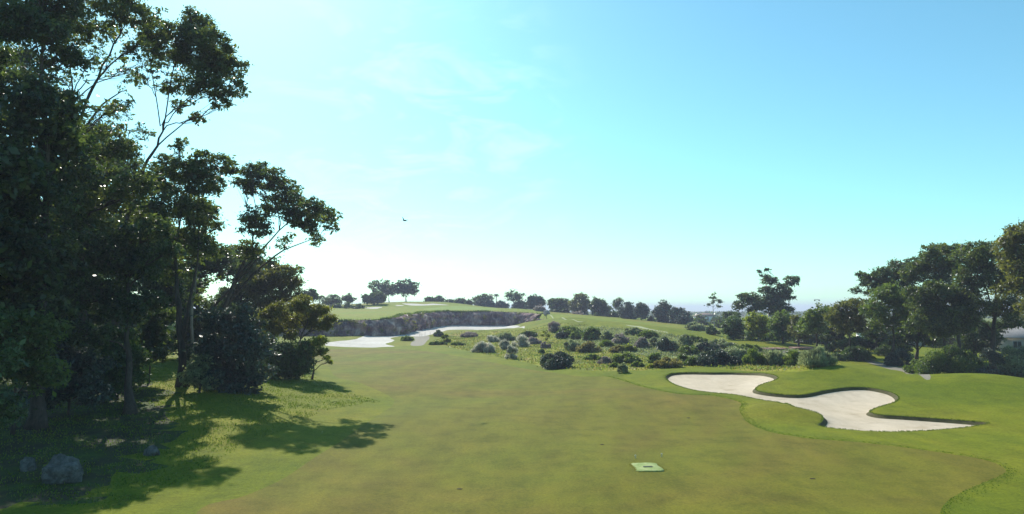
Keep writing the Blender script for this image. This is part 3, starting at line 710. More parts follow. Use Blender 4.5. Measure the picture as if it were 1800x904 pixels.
ptree('bushy_tree', 'rounded yellowish tree next left in the belt, below the light mast', 'tree', GR, 116,
      [(1436, 620), (1436, 590), (1437, 565)],
      [(1430, 556, 15.4), (1416, 565, 14.1), (1446, 551, 14.1), (1440, 574, 16.6), (1425, 579, 15.4), (1458, 548, 15.4), (1408, 578, 12.8)], ('bark', 'mid'), r0=.2, **FARL)
ptree('bushy_tree', 'dark green bushy tree in front of the tall twin topped gum', 'tree', GR, 132,
      [(1376, 604), (1376, 588), (1376, 570)],
      [(1376, 559, 16.6), (1360, 572, 14.1), (1392, 570, 15.4), (1376, 583, 16.6), (1362, 590, 11.5), (1394, 588, 11.5)], ('bark', 'mid'), r0=.2, leaf=.32, dens=6)
ptree('bushy_tree', 'yellow green bushy tree left of the tall twin topped gum', 'tree', GR, 138,
      [(1334, 600), (1334, 588), (1334, 572)],
      [(1326, 560, 14.1), (1340, 564, 14.1), (1320, 576, 11.5), (1345, 578, 14.1), (1333, 586, 14.1)], ('palebark', 'lime'), r0=.18, leaf=.32, dens=6)
ptree('bushy_tree', 'dark round tree standing at the left foot of the belt on the bright slope', 'tree', GR, 142,
      [(1290, 596), (1290, 586), (1290, 572)],
      [(1290, 568, 15.4), (1280, 578, 14.1), (1298, 580, 14.1), (1288, 586, 11.5)], ('bark', 'dense'), r0=.18, leaf=.32, dens=7)
ptree('gum_tree', 'tall gum with two separate round puffs of leaves at its top', 'tree', GR, 172,
      [(1362, 596), (1364, 560), (1368, 530), (1373, 505)],
      [(1353, 493, 12.8), (1392, 494, 13.4), (1375, 504, 10.2, .7), (1345, 511, 10.2), (1365, 520, 17.9), (1385, 519, 14.1), (1340, 530, 17.9), (1311, 525, 14.1), (1298, 538, 11.5), (1326, 540, 15.4), (1360, 540, 19.2), (1381, 545, 15.4), (1334, 478, 3.2), (1348, 474, 3.2)], ('bark', 'gumblue'), r0=.4, leaf=.42, dens=6, spread=.5)

ptree('gum_tree', 'leafy gum filling the gap between the open crowned gum and the broad olive tree', 'tree', GR, 104,
      [(1612, 640), (1612, 590), (1614, 540)], [(1605, 520, 20), (1622, 545, 22), (1600, 560, 20), (1618, 585, 20), (1590, 590, 18), (1632, 575, 18), (1640, 600, 18), (1575, 600, 16)], ('bark', 'gumblue'), r0=.25, **FARL)
ptree('bushy_tree', 'low dark tree far behind the path bend under the belt', 'tree', GR, 150,
      [(1560, 612), (1560, 595), (1560, 580)], [(1535, 590, 14), (1555, 585, 15), (1580, 588, 15), (1605, 588, 15), (1545, 600, 13), (1570, 602, 13), (1595, 602, 13)], ('bark', 'gumblue'), r0=.2, leaf=.34, dens=5)
ptree('bushy_tree', 'low dark tree far behind the broad olive tree', 'tree', GR, 145,
      [(1670, 615), (1670, 598), (1670, 585)], [(1635, 590, 16), (1655, 585, 16), (1680, 588, 16), (1705, 590, 16), (1645, 604, 14), (1672, 606, 14), (1700, 607, 14), (1725, 600, 15)], ('bark', 'gumblue'), r0=.2, leaf=.34, dens=5)
ptree('bushy_tree', 'low dark tree behind the beige house', 'tree', GR, 160,
      [(1790, 605), (1790, 590), (1790, 575)], [(1755, 580, 15), (1778, 570, 16), (1805, 565, 16), (1830, 570, 16), (1760, 595, 13), (1840, 590, 15), (1800, 585, 14)], ('bark', 'gumbrown'), r0=.2, leaf=.34, dens=5)
ptree('gum_tree', 'dark gum behind the forked trunk of the large gum', 'tree', GR, 108,
      [(1715, 645), (1714, 590), (1716, 540)], [(1700, 590, 20), (1722, 575, 22), (1742, 590, 20), (1710, 610, 20), (1735, 612, 18), (1755, 575, 16), (1690, 612, 16)], ('bark', 'gumblue'), r0=.25, **FARL)
ptree('bushy_tree', 'dark bushy tree in the dip between the two bushy belt trees', 'tree', GR, 124,
      [(1466, 618), (1466, 590), (1467, 570)], [(1466, 560, 14), (1478, 575, 14), (1456, 578, 13), (1470, 592, 14), (1485, 590, 12), (1452, 594, 11)], ('bark', 'gumblue'), r0=.2, **FARL)
ptree('bushy_tree', 'rounded bushy tree left of the yellowish rounded one', 'tree', GR, 126,
      [(1404, 608), (1404, 590), (1405, 570)], [(1400, 562, 12), (1412, 574, 12), (1394, 578, 11), (1405, 588, 12), (1418, 590, 10)], ('bark', 'gumbrown'), r0=.2, **FARL)
ptree('bushy_tree', 'dark bushy tree under the open crowned gum', 'tree', GR, 118,
      [(1540, 625), (1540, 600), (1541, 580)], [(1530, 585, 14), (1545, 590, 15), (1558, 595, 14), (1525, 602, 13), (1548, 608, 13), (1570, 606, 13)], ('bark', 'gumblue'), r0=.2, **FARL)

# bushes under the right belt and on the native slope
def bush(x0, x1, y0, y1, mt, label, style='round', group='native shrubs on the slope', name='shrub', Y=None, dense=1.0, cat='shrub'):
    xm = (x0 + x1) / 2
    g = hit([(xm, y1)])[0]
    if Y: g = at(xm, y1, Y)[:2]
    d = g[1]; k = d / FPX
    w = (x1 - x0) * k / 2 * 1.28; h = (y1 - y0) * k * .9
    dep = min(w * .85, 3.2)
    c = np.array([g[0] * (d + dep) / d, d + dep]); base = np.array([c[0], c[1], gz(*c)])
    h = max(h - (base[2] - gz(g[0], g[1])) * .6, .4)
    nb = int(np.clip((w * 2 / max(h, .5)) * 9, 14, 34))
    leaf = float(np.clip(d * .0021, .16, .55)) * (1.05 if style == 'spiky' else 1)
    bl = []
    for _ in range(nb):
        a = R.uniform(0, 2 * np.pi); rr = R.random() ** .6
        px, py = math.cos(a) * rr, math.sin(a) * rr
        ht = math.sqrt(max(0, 1 - rr * rr)) * R.uniform(.78, 1.0)
        r = min(h * .44, w * .4) * R.uniform(.5, 1.0)
        z = max(ht * h - r * .85, r * .45) if R.random() < .7 else r * .5
        bl.append((np.array([px * max(w - r, .1), py * max(dep - r, .1), z]), r, 1.0))
    Vs, Ts = [], []
    for cc, r, _ in bl:
        n = int(np.clip(dense * 34.0 * (r / leaf) ** 2, 120, 3500))
        q = unit(R.normal(size=(n, 3))); q[:, 2] = np.where(R.random(n) < .6, np.abs(q[:, 2]), q[:, 2])
        rad = R.random(n) ** .35; rad = np.where(R.random(n) < .1, rad * R.uniform(1.05, 1.4, n), rad); pos = cc + q * (r * rad)[:, None]
        pos[:, 2] = np.maximum(pos[:, 2], R.uniform(.02, .2, n))
        if style == 'spiky':
            ax = unit(q * .7 + np.array([0, 0, .8]) + R.normal(0, .25, (n, 3))); L = leaf * R.uniform(1.3, 2.9, n); W = leaf * R.uniform(.3, .5, n)
            pos[:, 2] = np.maximum(pos[:, 2], .15)
        else:
            ax = unit(q * .5 + R.normal(0, .7, (n, 3))); L = leaf * R.uniform(.7, 1.4, n); W = L * R.uniform(.5, .75, n)
        Vs.append(quads(pos, L, W, ax)); Ts.append(np.repeat(np.clip(R.normal(.5, .2) + R.normal(0, .24, n), 0, 1), 4))
    V = np.vstack(Vs); T = np.concatenate(Ts)
    o = link(name, raw_mesh(name, V, np.arange(len(V)), 4, T), M[mt], loc=base)
    tag(o, label, cat, group)
    st = MB()
    for _ in range(7):
        a = R.uniform(0, 6.28); e = np.array([math.cos(a) * w * .55, math.sin(a) * dep * .5, h * .6])
        st.tube(bez(np.array([e[0] * .15, e[1] * .15, -.1]), e, np.array([0, 0, 1.]), 5), np.linspace(.05, .015, 5), 5)
    st.build('stems', M['bark'], o)
    return o
GB = 'bushes along the foot of the right belt'
bush(1618, 1722, 600, 661, 'mid', 'large rounded olive green bush at the foot of the right belt', group=GB, Y=80)
bush(1590, 1628, 624, 650, 'mid', 'small green bush at the left side of the large olive bush', group=GB, Y=86)
bush(1716, 1766, 604, 665, 'navy', 'dark bush right of the large olive bush, below the forked trunk', group=GB, Y=79)
bush(1752, 1830, 600, 667, 'greygreen', 'greyish bush with pale twigs at the right edge', group=GB, Y=78)
bush(1545, 1600, 594, 634, 'dense', 'dark bush behind the bend of the cart path', group=GB, Y=110)
bush(1455, 1550, 588, 618, 'dense', 'long low dark bush in the shade under the bushy trees', group=GB, Y=118)
bush(1390, 1460, 580, 604, 'navy', 'dark low bush behind the stacked rock slabs', group=GB, Y=134)
bush(1300, 1390, 576, 601, 'dense', 'low dark bush under the yellow green bushy tree', group=GB, Y=146)
bush(1478, 1532, 602, 632, 'dense', 'dark bush hiding the foot of the olive bushy tree', group=GB, Y=103)
bush(1556, 1602, 608, 643, 'navy', 'dark bush hiding the foot of the mid green rounded tree', group=GB, Y=96)
bush(1640, 1700, 606, 640, 'dense', 'dark bush standing behind the large rounded olive green bush', group=GB, Y=95)
bush(1690, 1730, 640, 664, 'dense', 'low dark bush tucked in front of the forked trunk', group=GB, Y=81)

S = 'spiky'
bl_ = [
 (832, 871, 599, 621, 'grey', 'lone silver grey shrub at the left front of the grey group', S),
 (854, 877, 589, 602, 'grey', 'small grey shrub behind the lone silver one', S),
 (873, 903, 581, 600, 'greygreen', 'tufty grey green shrub at the back of the grey group', S),
 (901, 930, 587, 611, 'grey', 'round grey shrub at the right of the grey group', S),
 (874, 899, 597, 616, 'grey', 'grey shrub in the middle of the grey group', S),
 (888, 913, 605, 632, 'grey', 'foremost pale silver shrub of the grey group', S),
 (811, 839, 584, 594, 'mauve', 'low mauve shrub by the edge of the quarry sand', S),
 (915, 945, 581, 594, 'dense', 'dark low clump between the round grey shrub and the sand', 'round'),
 (761, 779, 580, 592, 'dense', 'small dark bush on the sand edge right of the stakes', 'round'),
 (776, 791, 584, 603, 'lime', 'small yellow green bush next to the dark one on the sand edge', 'round'),
 (703, 728, 590, 600, 'mid', 'low green scrub on the grass tongue in the quarry sand', 'round'),
 (753, 783, 600, 607, 'dense', 'flat dark tuft in the grass right of the sandy track', 'round'),
 (793, 817, 602, 608, 'dense', 'flat dark tuft below the low mauve shrub', 'round'),
 (942, 1022, 616, 650, 'navy', 'biggest dark blue green domed shrub in front of the slope', 'round'),
 (978, 999, 580, 596, 'navy', 'small dark purple shrub by the rocky end of the cliff', 'round'),
 (963, 985, 562, 585, 'mauve', 'brown grey shrub growing on the end of the cliff', S),
 (991, 1020, 592, 618, 'greygreen', 'grey domed shrub behind the biggest dark shrub', 'round'),
 (1014, 1056, 597, 621, 'rust', 'long rusty brown shrub joined to the grey domed one', 'round'),
 (1076, 1105, 580, 606, 'mauve', 'tall purple grey shrub in the middle of the slope', 'round'),
 (1056, 1080, 579, 599, 'greygreen', 'grey green shrub left of the tall purple one', 'round'),
 (1022, 1060, 573, 600, 'mid', 'loose green shrub high on the slope', 'round'),
 (980, 1026, 572, 594, 'mid', 'wide light green shrub at the top left of the slope', 'round'),
 (1055, 1077, 597, 611, 'mid', 'small green tuft below the tall purple shrub', S),
 (1070, 1102, 606, 621, 'rust', 'brown low shrub behind the green sprawling one', 'round'),
 (1072, 1125, 618, 641, 'mid', 'green sprawling shrub in the middle of the front row', 'round'),
 (1051, 1076, 626, 641, 'mauve', 'low purple shrub at the left of the sprawling one', 'round'),
 (1092, 1118, 603, 620, 'lime', 'yellow green shrub behind the sprawling one', 'round'),
 (1115, 1144, 591, 614, 'mauve', 'purple shrub right of the yellow green one', 'round'),
 (1140, 1160, 590, 610, 'greygreen', 'grey green shrub between the purple and dark teal shrubs', 'round'),
 (1154, 1190, 590, 620, 'navy', 'tall dark teal shrub', 'round'),
 (1186, 1226, 586, 620, 'greygreen', 'loose grey green shrub right of the dark teal one', 'round'),
 (1223, 1263, 598, 621, 'navy', 'dark oval shrub on the upper right of the slope', 'round'),
 (1226, 1299, 614, 645, 'navy', 'broad dark grey green dome left of the tufted row, behind the bunker', 'round'),
 (1150, 1200, 626, 648, 'rust', 'mauve brown mound shrub behind the bunker tip', 'round'),
 (1138, 1169, 618, 640, 'mid', 'green shrub left behind the mauve brown mound', 'round'),
 (1184, 1217, 622, 643, 'mid', 'green shrub right behind the mauve brown mound', 'round'),
 (1084, 1105, 638, 657, 'greygreen', 'little blue grey ball shrub standing forward on the lawn', 'round'),
 (1072, 1087, 637, 647, 'mid', 'small green ball just left of the blue grey ball', 'round'),
 (1111, 1131, 633, 646, 'mid', 'small green ball right of the blue grey ball', 'round'),
 (1137, 1151, 639, 648, 'lime', 'tiny yellow green ball left of the mauve brown mound', 'round'),
 (1265, 1320, 606, 640, 'greygreen', 'grey green bush right of the broad dark dome', 'round'),
 (1306, 1345, 611, 643, 'mid', 'leftmost long leaved tuft of the tufted row', S),
 (1340, 1384, 613, 644, 'greygreen', 'second long leaved tuft of the row, paler', S),
 (1378, 1410, 611, 645, 'mid', 'third long leaved tuft, below the rock slabs', S),
 (1403, 1470, 609, 648, 'greygreen', 'widest long leaved tuft at the right end of the row', S),
 (1458, 1485, 620, 635, 'dense', 'dark low shrub past the right end of the tufted row', 'round'),
 (1203, 1241, 565, 582, 'greygreen', 'grey green shrub at the far edge of the ridge fairway', 'round'),
 (1238, 1264, 570, 589, 'dense', 'dark shrub at the far edge of the ridge fairway', 'round'),
 (950, 968, 600, 613, 'mauve', 'small grey shrub below the yellow sapling', 'round'),
 (1024, 1050, 583, 600, 'greygreen', 'pale grey green mound below the loose green shrub', 'round'),
 (1000, 1030, 580, 598, 'mid', 'green mound above the grey domed shrub', 'round'),
 (1122, 1156, 580, 596, 'mid', 'green mound behind the purple shrub right of the middle', 'round'),
 (1196, 1240, 588, 604, 'mid', 'wide green mound at the upper right edge of the slope', 'round'),
 (1240, 1290, 596, 614, 'greygreen', 'wide grey green mound just behind the dark oval shrub', 'round'),
 (1284, 1336, 603, 620, 'mid', 'green mound between the dark oval shrub and the rock slabs', 'round'),
 (1190, 1232, 606, 626, 'mid', 'green mound below the loose grey green shrub', 'round'),
 (1028, 1056, 622, 634, 'mid', 'flat green patch of scrub right of the biggest dark shrub', 'round'),
 (1096, 1130, 575, 590, 'greygreen', 'low grey green mound at the crest above the tall purple shrub', 'round'),
 (1204, 1232, 626, 644, 'mid', 'green mound just left of the broad dark dome', 'round'),
 (920, 950, 592, 606, 'mauve', 'low mauve mound right of the round grey shrub', 'round'),
 (947, 958, 613, 622, 'dense', 'little dark tuft behind the biggest dark shrub', 'round'),
]
for x0, x1, y0, y1, mt, lb, st in bl_: bush(x0, x1, y0, y1, mt, lb, st)
ptree('sapling', 'yellow green sapling among the grey shrubs', 'sapling', None, float(hit([(959, 602)])[0][1]), [(959, 602), (960, 594), (958, 585)],
      [(959, 584, 5), (954, 590, 4), (964, 590, 4.5), (960, 596, 4)], ('bark', 'lime'), r0=.06, leaf=.24, dens=4, r1=.02)

# ------------------------------------------------------------------ far trees
GF = 'far trees along the skyline'
def far_tree(x0, x1, y0, y1, Y, mt, label, trunk_vis=0.15, nb=9, gap=1.0, name='tree'):
    x0, x1 = x0 - 2, x1 + 2; w = (x1 - x0) / 2; xm = (x0 + x1) / 2; hh = y1 - y0
    yb = y1 - hh * trunk_vis; bl = []
    for k in range(nb):
        a = 2 * np.pi * k / nb + R.uniform(-.3, .3); rr = .58 * R.uniform(.5, 1)
        r = min(w, (yb - y0) / 2) * R.uniform(.40, .58)
        bl.append((xm + math.cos(a) * (w - r) * rr / .58, (y0 + yb) / 2 - math.sin(a) * ((yb - y0) / 2 - r * .9) * rr / .58, r, gap))
    bl.append((xm, (y0 + yb) / 2, min(w, (yb - y0) / 2) * .5, gap))
    return ptree(name, label, 'tree', GF, Y, [(xm, y1), (xm + R.uniform(-1, 1), y1 - hh * .3), (xm + R.uniform(-2, 2), y0 + hh * .4)], bl, ('bark', mt),
                 r0=max(.12, hh * Y / FPX * .02), leaf=float(np.clip(Y * .0022, .35, 1.0)), dens=5 * gap + 1, twigs=4, spread=.9, flat=.85, r1=.04)
F_ = [
 (523, 563, 505, 541, 230, 'gumblue', 'far dark tree beside the end of the grove', .15, 1),
 (566, 602, 519, 545, 335, 'gumblue', 'low bushy far tree under the palm', .05, 1),
 (600, 626, 516, 544, 340, 'gumblue', 'far tree with flat top right of the palm', .3, .8),
 (632, 686, 511, 540, 350, 'gumblue', 'dense dark far tree left of the big pair on the hilltop', .03, 1.2),
 (643, 694, 488, 540, 385, 'gumblue', 'left tree of the big pair on the hilltop', .3, .7),
 (688, 739, 487, 540, 385, 'gumblue', 'right tree of the big pair on the hilltop', .25, .8),
 (747, 764, 520, 538, 420, 'gumblue', 'small round far tree right of the hilltop pair', .1, 1),
 (763, 779, 520, 538, 420, 'gumblue', 'second small round far tree right of the hilltop pair', .1, 1),
 (779, 800, 526, 540, 425, 'gumblue', 'low far shrub tree behind the hilltop green', .1, 1),
 (798, 822, 523, 542, 420, 'gumblue', 'wide low far tree behind the hilltop green', .1, 1),
 (818, 832, 527, 543, 410, 'gumblue', 'smallest far tree just left of the tree with a streaky top', .15, .8),
 (829, 868, 514, 549, 400, 'gumblue', 'far tree with streaky flat top left of the tall palm', .25, .8),
 (834, 872, 526, 550, 395, 'navy', 'dark shrubby far tree below the streaky flat top', .02, 1.2),
 (868, 893, 529, 551, 400, 'navy', 'dark low far tree at the foot of the tall palm', .02, 1.2),
 (886, 922, 511, 550, 390, 'gumblue', 'far umbrella shaped tree right of the tall palm', .45, .7),
 (900, 930, 526, 552, 370, 'navy', 'dark low far tree under the umbrella shaped one', .03, 1.2),
 (920, 962, 514, 553, 350, 'navy', 'dark domed far tree on the left above the ridge path', .03, 1.2),
 (938, 962, 535, 556, 320, 'mauve', 'small greyish tree in front of the dark domed far tree', .1, .8),
 (960, 1002, 520, 560, 330, 'gumblue', 'second dark domed far tree above the ridge path', .05, 1.1),
 (1000, 1040, 514, 564, 320, 'gumbrown', 'grey brown far tree in the middle of the ridge', .08, .9),
 (1033, 1074, 521, 567, 310, 'gumblue', 'dark far tree right of the grey brown one', .08, 1.1),
 (1076, 1098, 521, 564, 330, 'gumblue', 'thin pale far tree in the gap of the ridge', .35, .5),
 (1088, 1118, 528, 572, 290, 'navy', 'dense dark far tree right of the gap', .05, 1.1),
 (1112, 1142, 529, 575, 280, 'navy', 'dark far tree with a bare trunk showing below', .25, .9),
 (1148, 1184, 528, 578, 270, 'navy', 'tall dark far tree near the right end of the ridge', .08, 1.0),
 (1174, 1210, 535, 581, 262, 'navy', 'rightmost dark far tree of the ridge', .05, 1.1),
 (1062, 1090, 545, 570, 300, 'gumblue', 'low shrubby tree under the thin pale one', .03, 1.0),
 (1138, 1152, 556, 578, 275, 'gumblue', 'small shrubby tree between the two last dark trees', .05, 1.0),
 (1196, 1222, 553, 577, 290, 'gumblue', 'low far tree right of the ridge end', .08, 1.0),
 (1215, 1246, 556, 584, 270, 'gumblue', 'low far tree in front of the distant white house', .08, .9),
 (1258, 1282, 558, 590, 240, 'gumblue', 'low far tree right of the bare sapling', .08, 1.0),
 (1040, 1075, 550, 568, 305, 'gumblue', 'low shrubby tree under the dark one right of the grey brown tree', .02, 1.1),
 (1002, 1034, 546, 565, 312, 'mauve', 'low greyish tree at the foot of the grey brown far tree', .02, 1.0),
 (962, 1000, 540, 561, 326, 'gumblue', 'low dark tree at the foot of the second domed far tree', .02, 1.1),
 (1094, 1124, 556, 575, 288, 'gumblue', 'low tree at the foot of the dense dark far tree', .02, 1.1),
 (1150, 1180, 562, 580, 268, 'gumblue', 'low tree at the foot of the tall dark tree near the ridge end', .02, 1.1),
 (740, 800, 530, 541, 428, 'gumblue', 'long low dark scrub line behind the hilltop bunkers', .0, 1.2),
 (1270, 1300, 545, 572, 210, 'gumblue', 'mid height dark tree left of the tall twin topped gum', .1, 1.0),
 (1186, 1216, 548, 582, 258, 'navy', 'dark tree right after the last tall tree of the ridge', .05, 1.0),
 (1218, 1240, 552, 578, 330, 'gumblue', 'mid height far tree left of the distant white house', .08, 1.0),
 (1250, 1276, 555, 584, 300, 'gumblue', 'mid height far tree behind the spindly bare tree', .08, 1.0),
 (1274, 1304, 549, 590, 190, 'gumblue', 'leafy dark tree touching the left side of the twin topped gum', .06, 1.0),
 (664, 704, 494, 538, 388, 'gumblue', 'middle tree joining the big pair on the hilltop', .25, .7),
 (575, 640, 534, 546, 322, 'dense', 'long low dark hedge along the top of the far lawn', .0, 1.3),
]
for x0, x1, y0, y1, Y, mt, lb, tv, gp in F_: far_tree(x0, x1, y0, y1, Y, mt, lb, tv, gap=gp)
ptree('sparse_tree', 'spindly almost bare tree standing up against the sky right of the ridge', 'tree', GF, 225, [(1256, 584), (1255, 560), (1253, 540), (1256, 520)],
      [(1256, 517, 4, .7), (1249, 524, 4, .7), (1262, 528, 4, .6), (1252, 533, 4, .6), (1268, 531, 3, .5), (1246, 536, 3, .5), (1265, 540, 3, .5)], ('palebark', 'gumblue'), r0=.16, leaf=.45, dens=3, twigs=4, spread=.9)

def palm(px, ytop, ybase, Y, nf, fl, label):
    b = at(px, ybase, Y); t = at(px, ytop, Y); b[2] = gz(b[0], b[1])
    root = empty('palm_tree', b); tag(root, label, 'palm tree', 'far palms')
    tb = MB(); tb.tube(np.linspace(b - [0, 0, .2], t, 8) + R.normal(0, .04, (8, 3)), np.linspace(.28, .18, 8), 8); tb.build('trunk', M['bark'], root, org=b, smooth=True)
    Vs, Ts = [], []
    st = MB()
    for k in range(nf):
        a = 2 * np.pi * k / nf + R.uniform(-.2, .2); up = R.uniform(-.1, 1.1)
        d = np.array([math.cos(a), math.sin(a), 0.]); s = np.linspace(0, 1, 9)[:, None]
        rib = t + d * s * fl + np.array([0, 0, 1]) * (s * up * fl * .8 - s ** 2 * fl * (.65 + .3 * up))
        st.tube(rib, np.linspace(.05, .02, 9), 4)
        for j in range(1, 9):
            for sg in (-1, 1):
                n = 3; c = rib[j] + R.normal(0, .06, (n, 3)); sd = np.array([-d[1], d[0], -.55]) * np.array([sg, sg, 1.])
                ax = unit(np.tile(sd, (n, 1)) + R.normal(0, .2, (n, 3)))
                Vs.append(quads(c + ax * fl * .16, fl * .34, .16, ax)); Ts.append(np.repeat(R.uniform(.2, .7, n), 4))
    V = np.vstack(Vs)
    cr = link('crown', raw_mesh('crown', V - b, np.arange(len(V)), 4, np.concatenate(Ts)), M['gumblue'], root)
    st.build('frond_ribs', M['post'], cr, org=b)
palm(586, 520, 545, 330, 14, 4.0, 'feathery palm rising above the hedge on the far left skyline')
palm(562, 521, 545, 300, 12, 3.2, 'small palm close to the right side of the grove')
palm(872.5, 518, 552, 392, 12, 1.6, 'tall thin palm with a tiny head on the skyline right of the hilltop')

# far woodland along the horizon
def woodland():
    n = 26000
    a = R.uniform(-.85, .85, n); rr = R.uniform(750, 1500, n)
    x, y = rr * np.sin(a), rr * np.cos(a)
    hgt = 4.2 + 1.6 * np.sin(x * .021 + 3 * np.sin(y * .01)) + 1.2 * np.sin(x * .07 + y * .05)
    z = -.6 + hgt * R.random(n) ** .7
    c = np.c_[x, y, z]
    ax = unit(R.normal(size=(n, 3)))
    L = R.uniform(2.0, 4.5, n)
    o = link('far_woodland', raw_mesh('far_woodland', quads(c, L, L * .6, ax), np.arange(4 * n), 4, np.repeat(R.uniform(0, 1, n), 4)), M['gumblue'])
    tag(o, kind='stuff')
woodland()

# ------------------------------------------------------------------ grass tufts
def tufts(name, poly_px, n, h, mt, w=.05, avoid=(), world=False, lean=.5):
    poly = np.asarray(poly_px, float) if world else hit(poly_px)
    lo, hi = poly.min(0), poly.max(0); pts = []
    tot = 0
    while tot < n:
        q = R.uniform(lo, hi, (n, 2)); q = q[inside(poly, q)]
        for a in avoid: q = q[~inside(a, q)]
        nz = np.sin(q[:, 0] * 1.3 + np.sin(q[:, 1] * .9) * 2) + np.sin(q[:, 1] * 1.7 + q[:, 0] * .6)
        q = q[R.random(len(q)) < .55 + .25 * nz]
        pts.append(q); tot += len(q)
    q = np.vstack(pts)[:n]; z = Hf(q)
    L = h * R.uniform(.5, 1.4, n); ax = unit(np.c_[R.normal(0, lean, (n, 2)), np.ones(n)])
    c = np.c_[q, z] + ax * (L * .42)[:, None]
    tn = .5 + .2 * np.sin(q[:, 0] * .4) * np.sin(q[:, 1] * .5) + R.normal(0, .16, n)
    o = link(name, raw_mesh(name, quads(c, L, w * R.uniform(.6, 1.5, n), ax), np.arange(4 * n), 4, np.repeat(np.clip(tn, 0, 1), 4)), M[mt])
    tag(o, kind='stuff')
up = hit([(985, 575), (1060, 575), (1120, 580), (1190, 590), (1260, 603), (1340, 612), (1400, 616), (1460, 640), (1300, 642), (1220, 636), (1140, 628), (1060, 618), (1010, 608)])
tufts('low_scrub', up, 26000, .42, 'greygreen', .16, world=True, lean=.9)
tufts('low_scrub', scrub, 9000, .34, 'rust', .12, world=True, lean=.9, avoid=(fairway,))
tufts('low_scrub', scrub, 12000, .36, 'mid', .13, world=True, lean=.9, avoid=(fairway,))
bank = np.array([(-11.2, 60), (-13, 57), (-14.5, 53), (-14.5, 48), (-15, 43), (-15.5, 38), (-15, 33), (-16, 28), (-45, 28), (-60, 60), (-45, 95), (-24, 80), (-20, 72), (-15, 64)])
tufts('grass', bank, 60000, .12, 'blade', .05, world=True, avoid=(fairway,))
tufts('grass', scrub, 14000, .2, 'dryblade', .1, world=True, avoid=(fairway,))
def fringe(line, n, h, mt, w, out, spread, back=0.0, keep=None):
    """longer blades along an outline, on its outer side"""
    t = unit(np.roll(line, -1, 0) - np.roll(line, 1, 0)); nr = np.c_[-t[:, 1], t[:, 0]]
    if inside(line, line[:1] + nr[:1] * .05)[0]: nr = -nr
    ok = np.arange(len(line)) if keep is None else np.nonzero(keep(line))[0]
    k = R.choice(ok, n); q = line[k] + t[k] * R.uniform(-.35, .35, (n, 1)) + nr[k] * (out + np.abs(R.normal(0, spread, n)) - back)[:, None]
    L = h * R.uniform(.5, 1.5, n); ax = unit(np.c_[R.normal(0, .45, (n, 2)) - nr[k] * .35, np.full(n, .9)])
    c = np.c_[q, Hf(q)] + ax * (L * .4)[:, None]
    o = link('grass', raw_mesh('grass', quads(c, L, w, ax), np.arange(4 * n), 4, np.repeat(np.clip(R.normal(.45, .2, n), 0, 1), 4)), M[mt]); tag(o, kind='stuff')
fringe(near_bunker, 5000, .08, 'blade', .045, .0, .07)
fringe(fairway, 4200, .045, 'blade', .045, .0, .32, keep=lambda p: (p[:, 1] > 22) & (p[:, 1] < 80) & (p[:, 0] > 10))
# ------------------------------------------------------------------ rocks
def rock(name, label, cat, c, size, mt, seed, group=None, flatn=0.0, rotz=0, boxy=False):
    import bmesh
    bm = bmesh.new(); bmesh.ops.create_icosphere(bm, subdivisions=4, radius=1)
    cr, sr = math.cos(rotz), math.sin(rotz)
    for v in bm.verts:
        p = v.co.copy()
        if boxy:
            m = max(abs(p.x), abs(p.y), abs(p.z)); p = p.lerp(p / m, .7)
        n = mnoise.fractal(p * 1.3 + Vector((seed * 7.1, seed * 3.3, 0)), .9, 2.1, 6)
        cell = mnoise.voronoi(p * 1.6 + Vector((seed, 0, 0)))[0][0]
        p *= 1 + .26 * n + .22 * (cell - .4)
        x, y, z = p.x * size[0] / 2, p.y * size[1] / 2, p.z * size[2] / 2
        v.co = (x * cr - y * sr, x * sr + y * cr, z)
    me = bpy.data.meshes.new(name); bm.to_mesh(me); bm.free()
    o = link(name, me, M[mt], loc=(c[0], c[1], c[2])); tag(o, label, cat, group); return o
def grock(name, label, px, py, wpx, hpx, mt, seed, group, Y=None, **kw):
    g = at(px, py, Y)[:2] if Y else hit([(px, py)])[0]; k = g[1] / FPX; w, h = wpx * k, hpx * k
    return rock(name, label, 'rock', (g[0], g[1] + w * .3, gz(g[0], g[1]) + h * .27), (w, w * kw.pop('deep', .8), h * 1.15), mt, seed, group, **kw)
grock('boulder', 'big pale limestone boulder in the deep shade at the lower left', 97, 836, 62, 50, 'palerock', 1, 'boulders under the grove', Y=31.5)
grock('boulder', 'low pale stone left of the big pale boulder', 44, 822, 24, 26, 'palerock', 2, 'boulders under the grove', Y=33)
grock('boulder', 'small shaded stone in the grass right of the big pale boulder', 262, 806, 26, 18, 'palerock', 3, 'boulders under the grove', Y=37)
rk = [(931, 578, 14, 13, 'tall pinkish rock at the left of the cliff end pile'), (941, 580, 14, 15, 'steep pinkish rock second from left in the cliff end pile'), (951, 580, 12, 12, 'middle rock of the cliff end pile'),
      (936, 583, 10, 6, 'low front rock of the cliff end pile'), (959, 577, 12, 10, 'right hand rock of the cliff end pile below the brown grey shrub'), (947, 570, 16, 10, 'upper rock on top of the cliff end pile'), (961, 569, 12, 9, 'upper right rock of the cliff end pile'), (953, 584, 9, 5, 'smallest front rock of the cliff end pile')]
for k, (x, y, w, h, lb) in enumerate(rk): grock('boulder', lb, x, y, w, h, 'redrock' if k % 3 else 'rock', 10 + k, 'rocks piled at the end of the cliff', Y=268 - 2.0 * (y - 570))
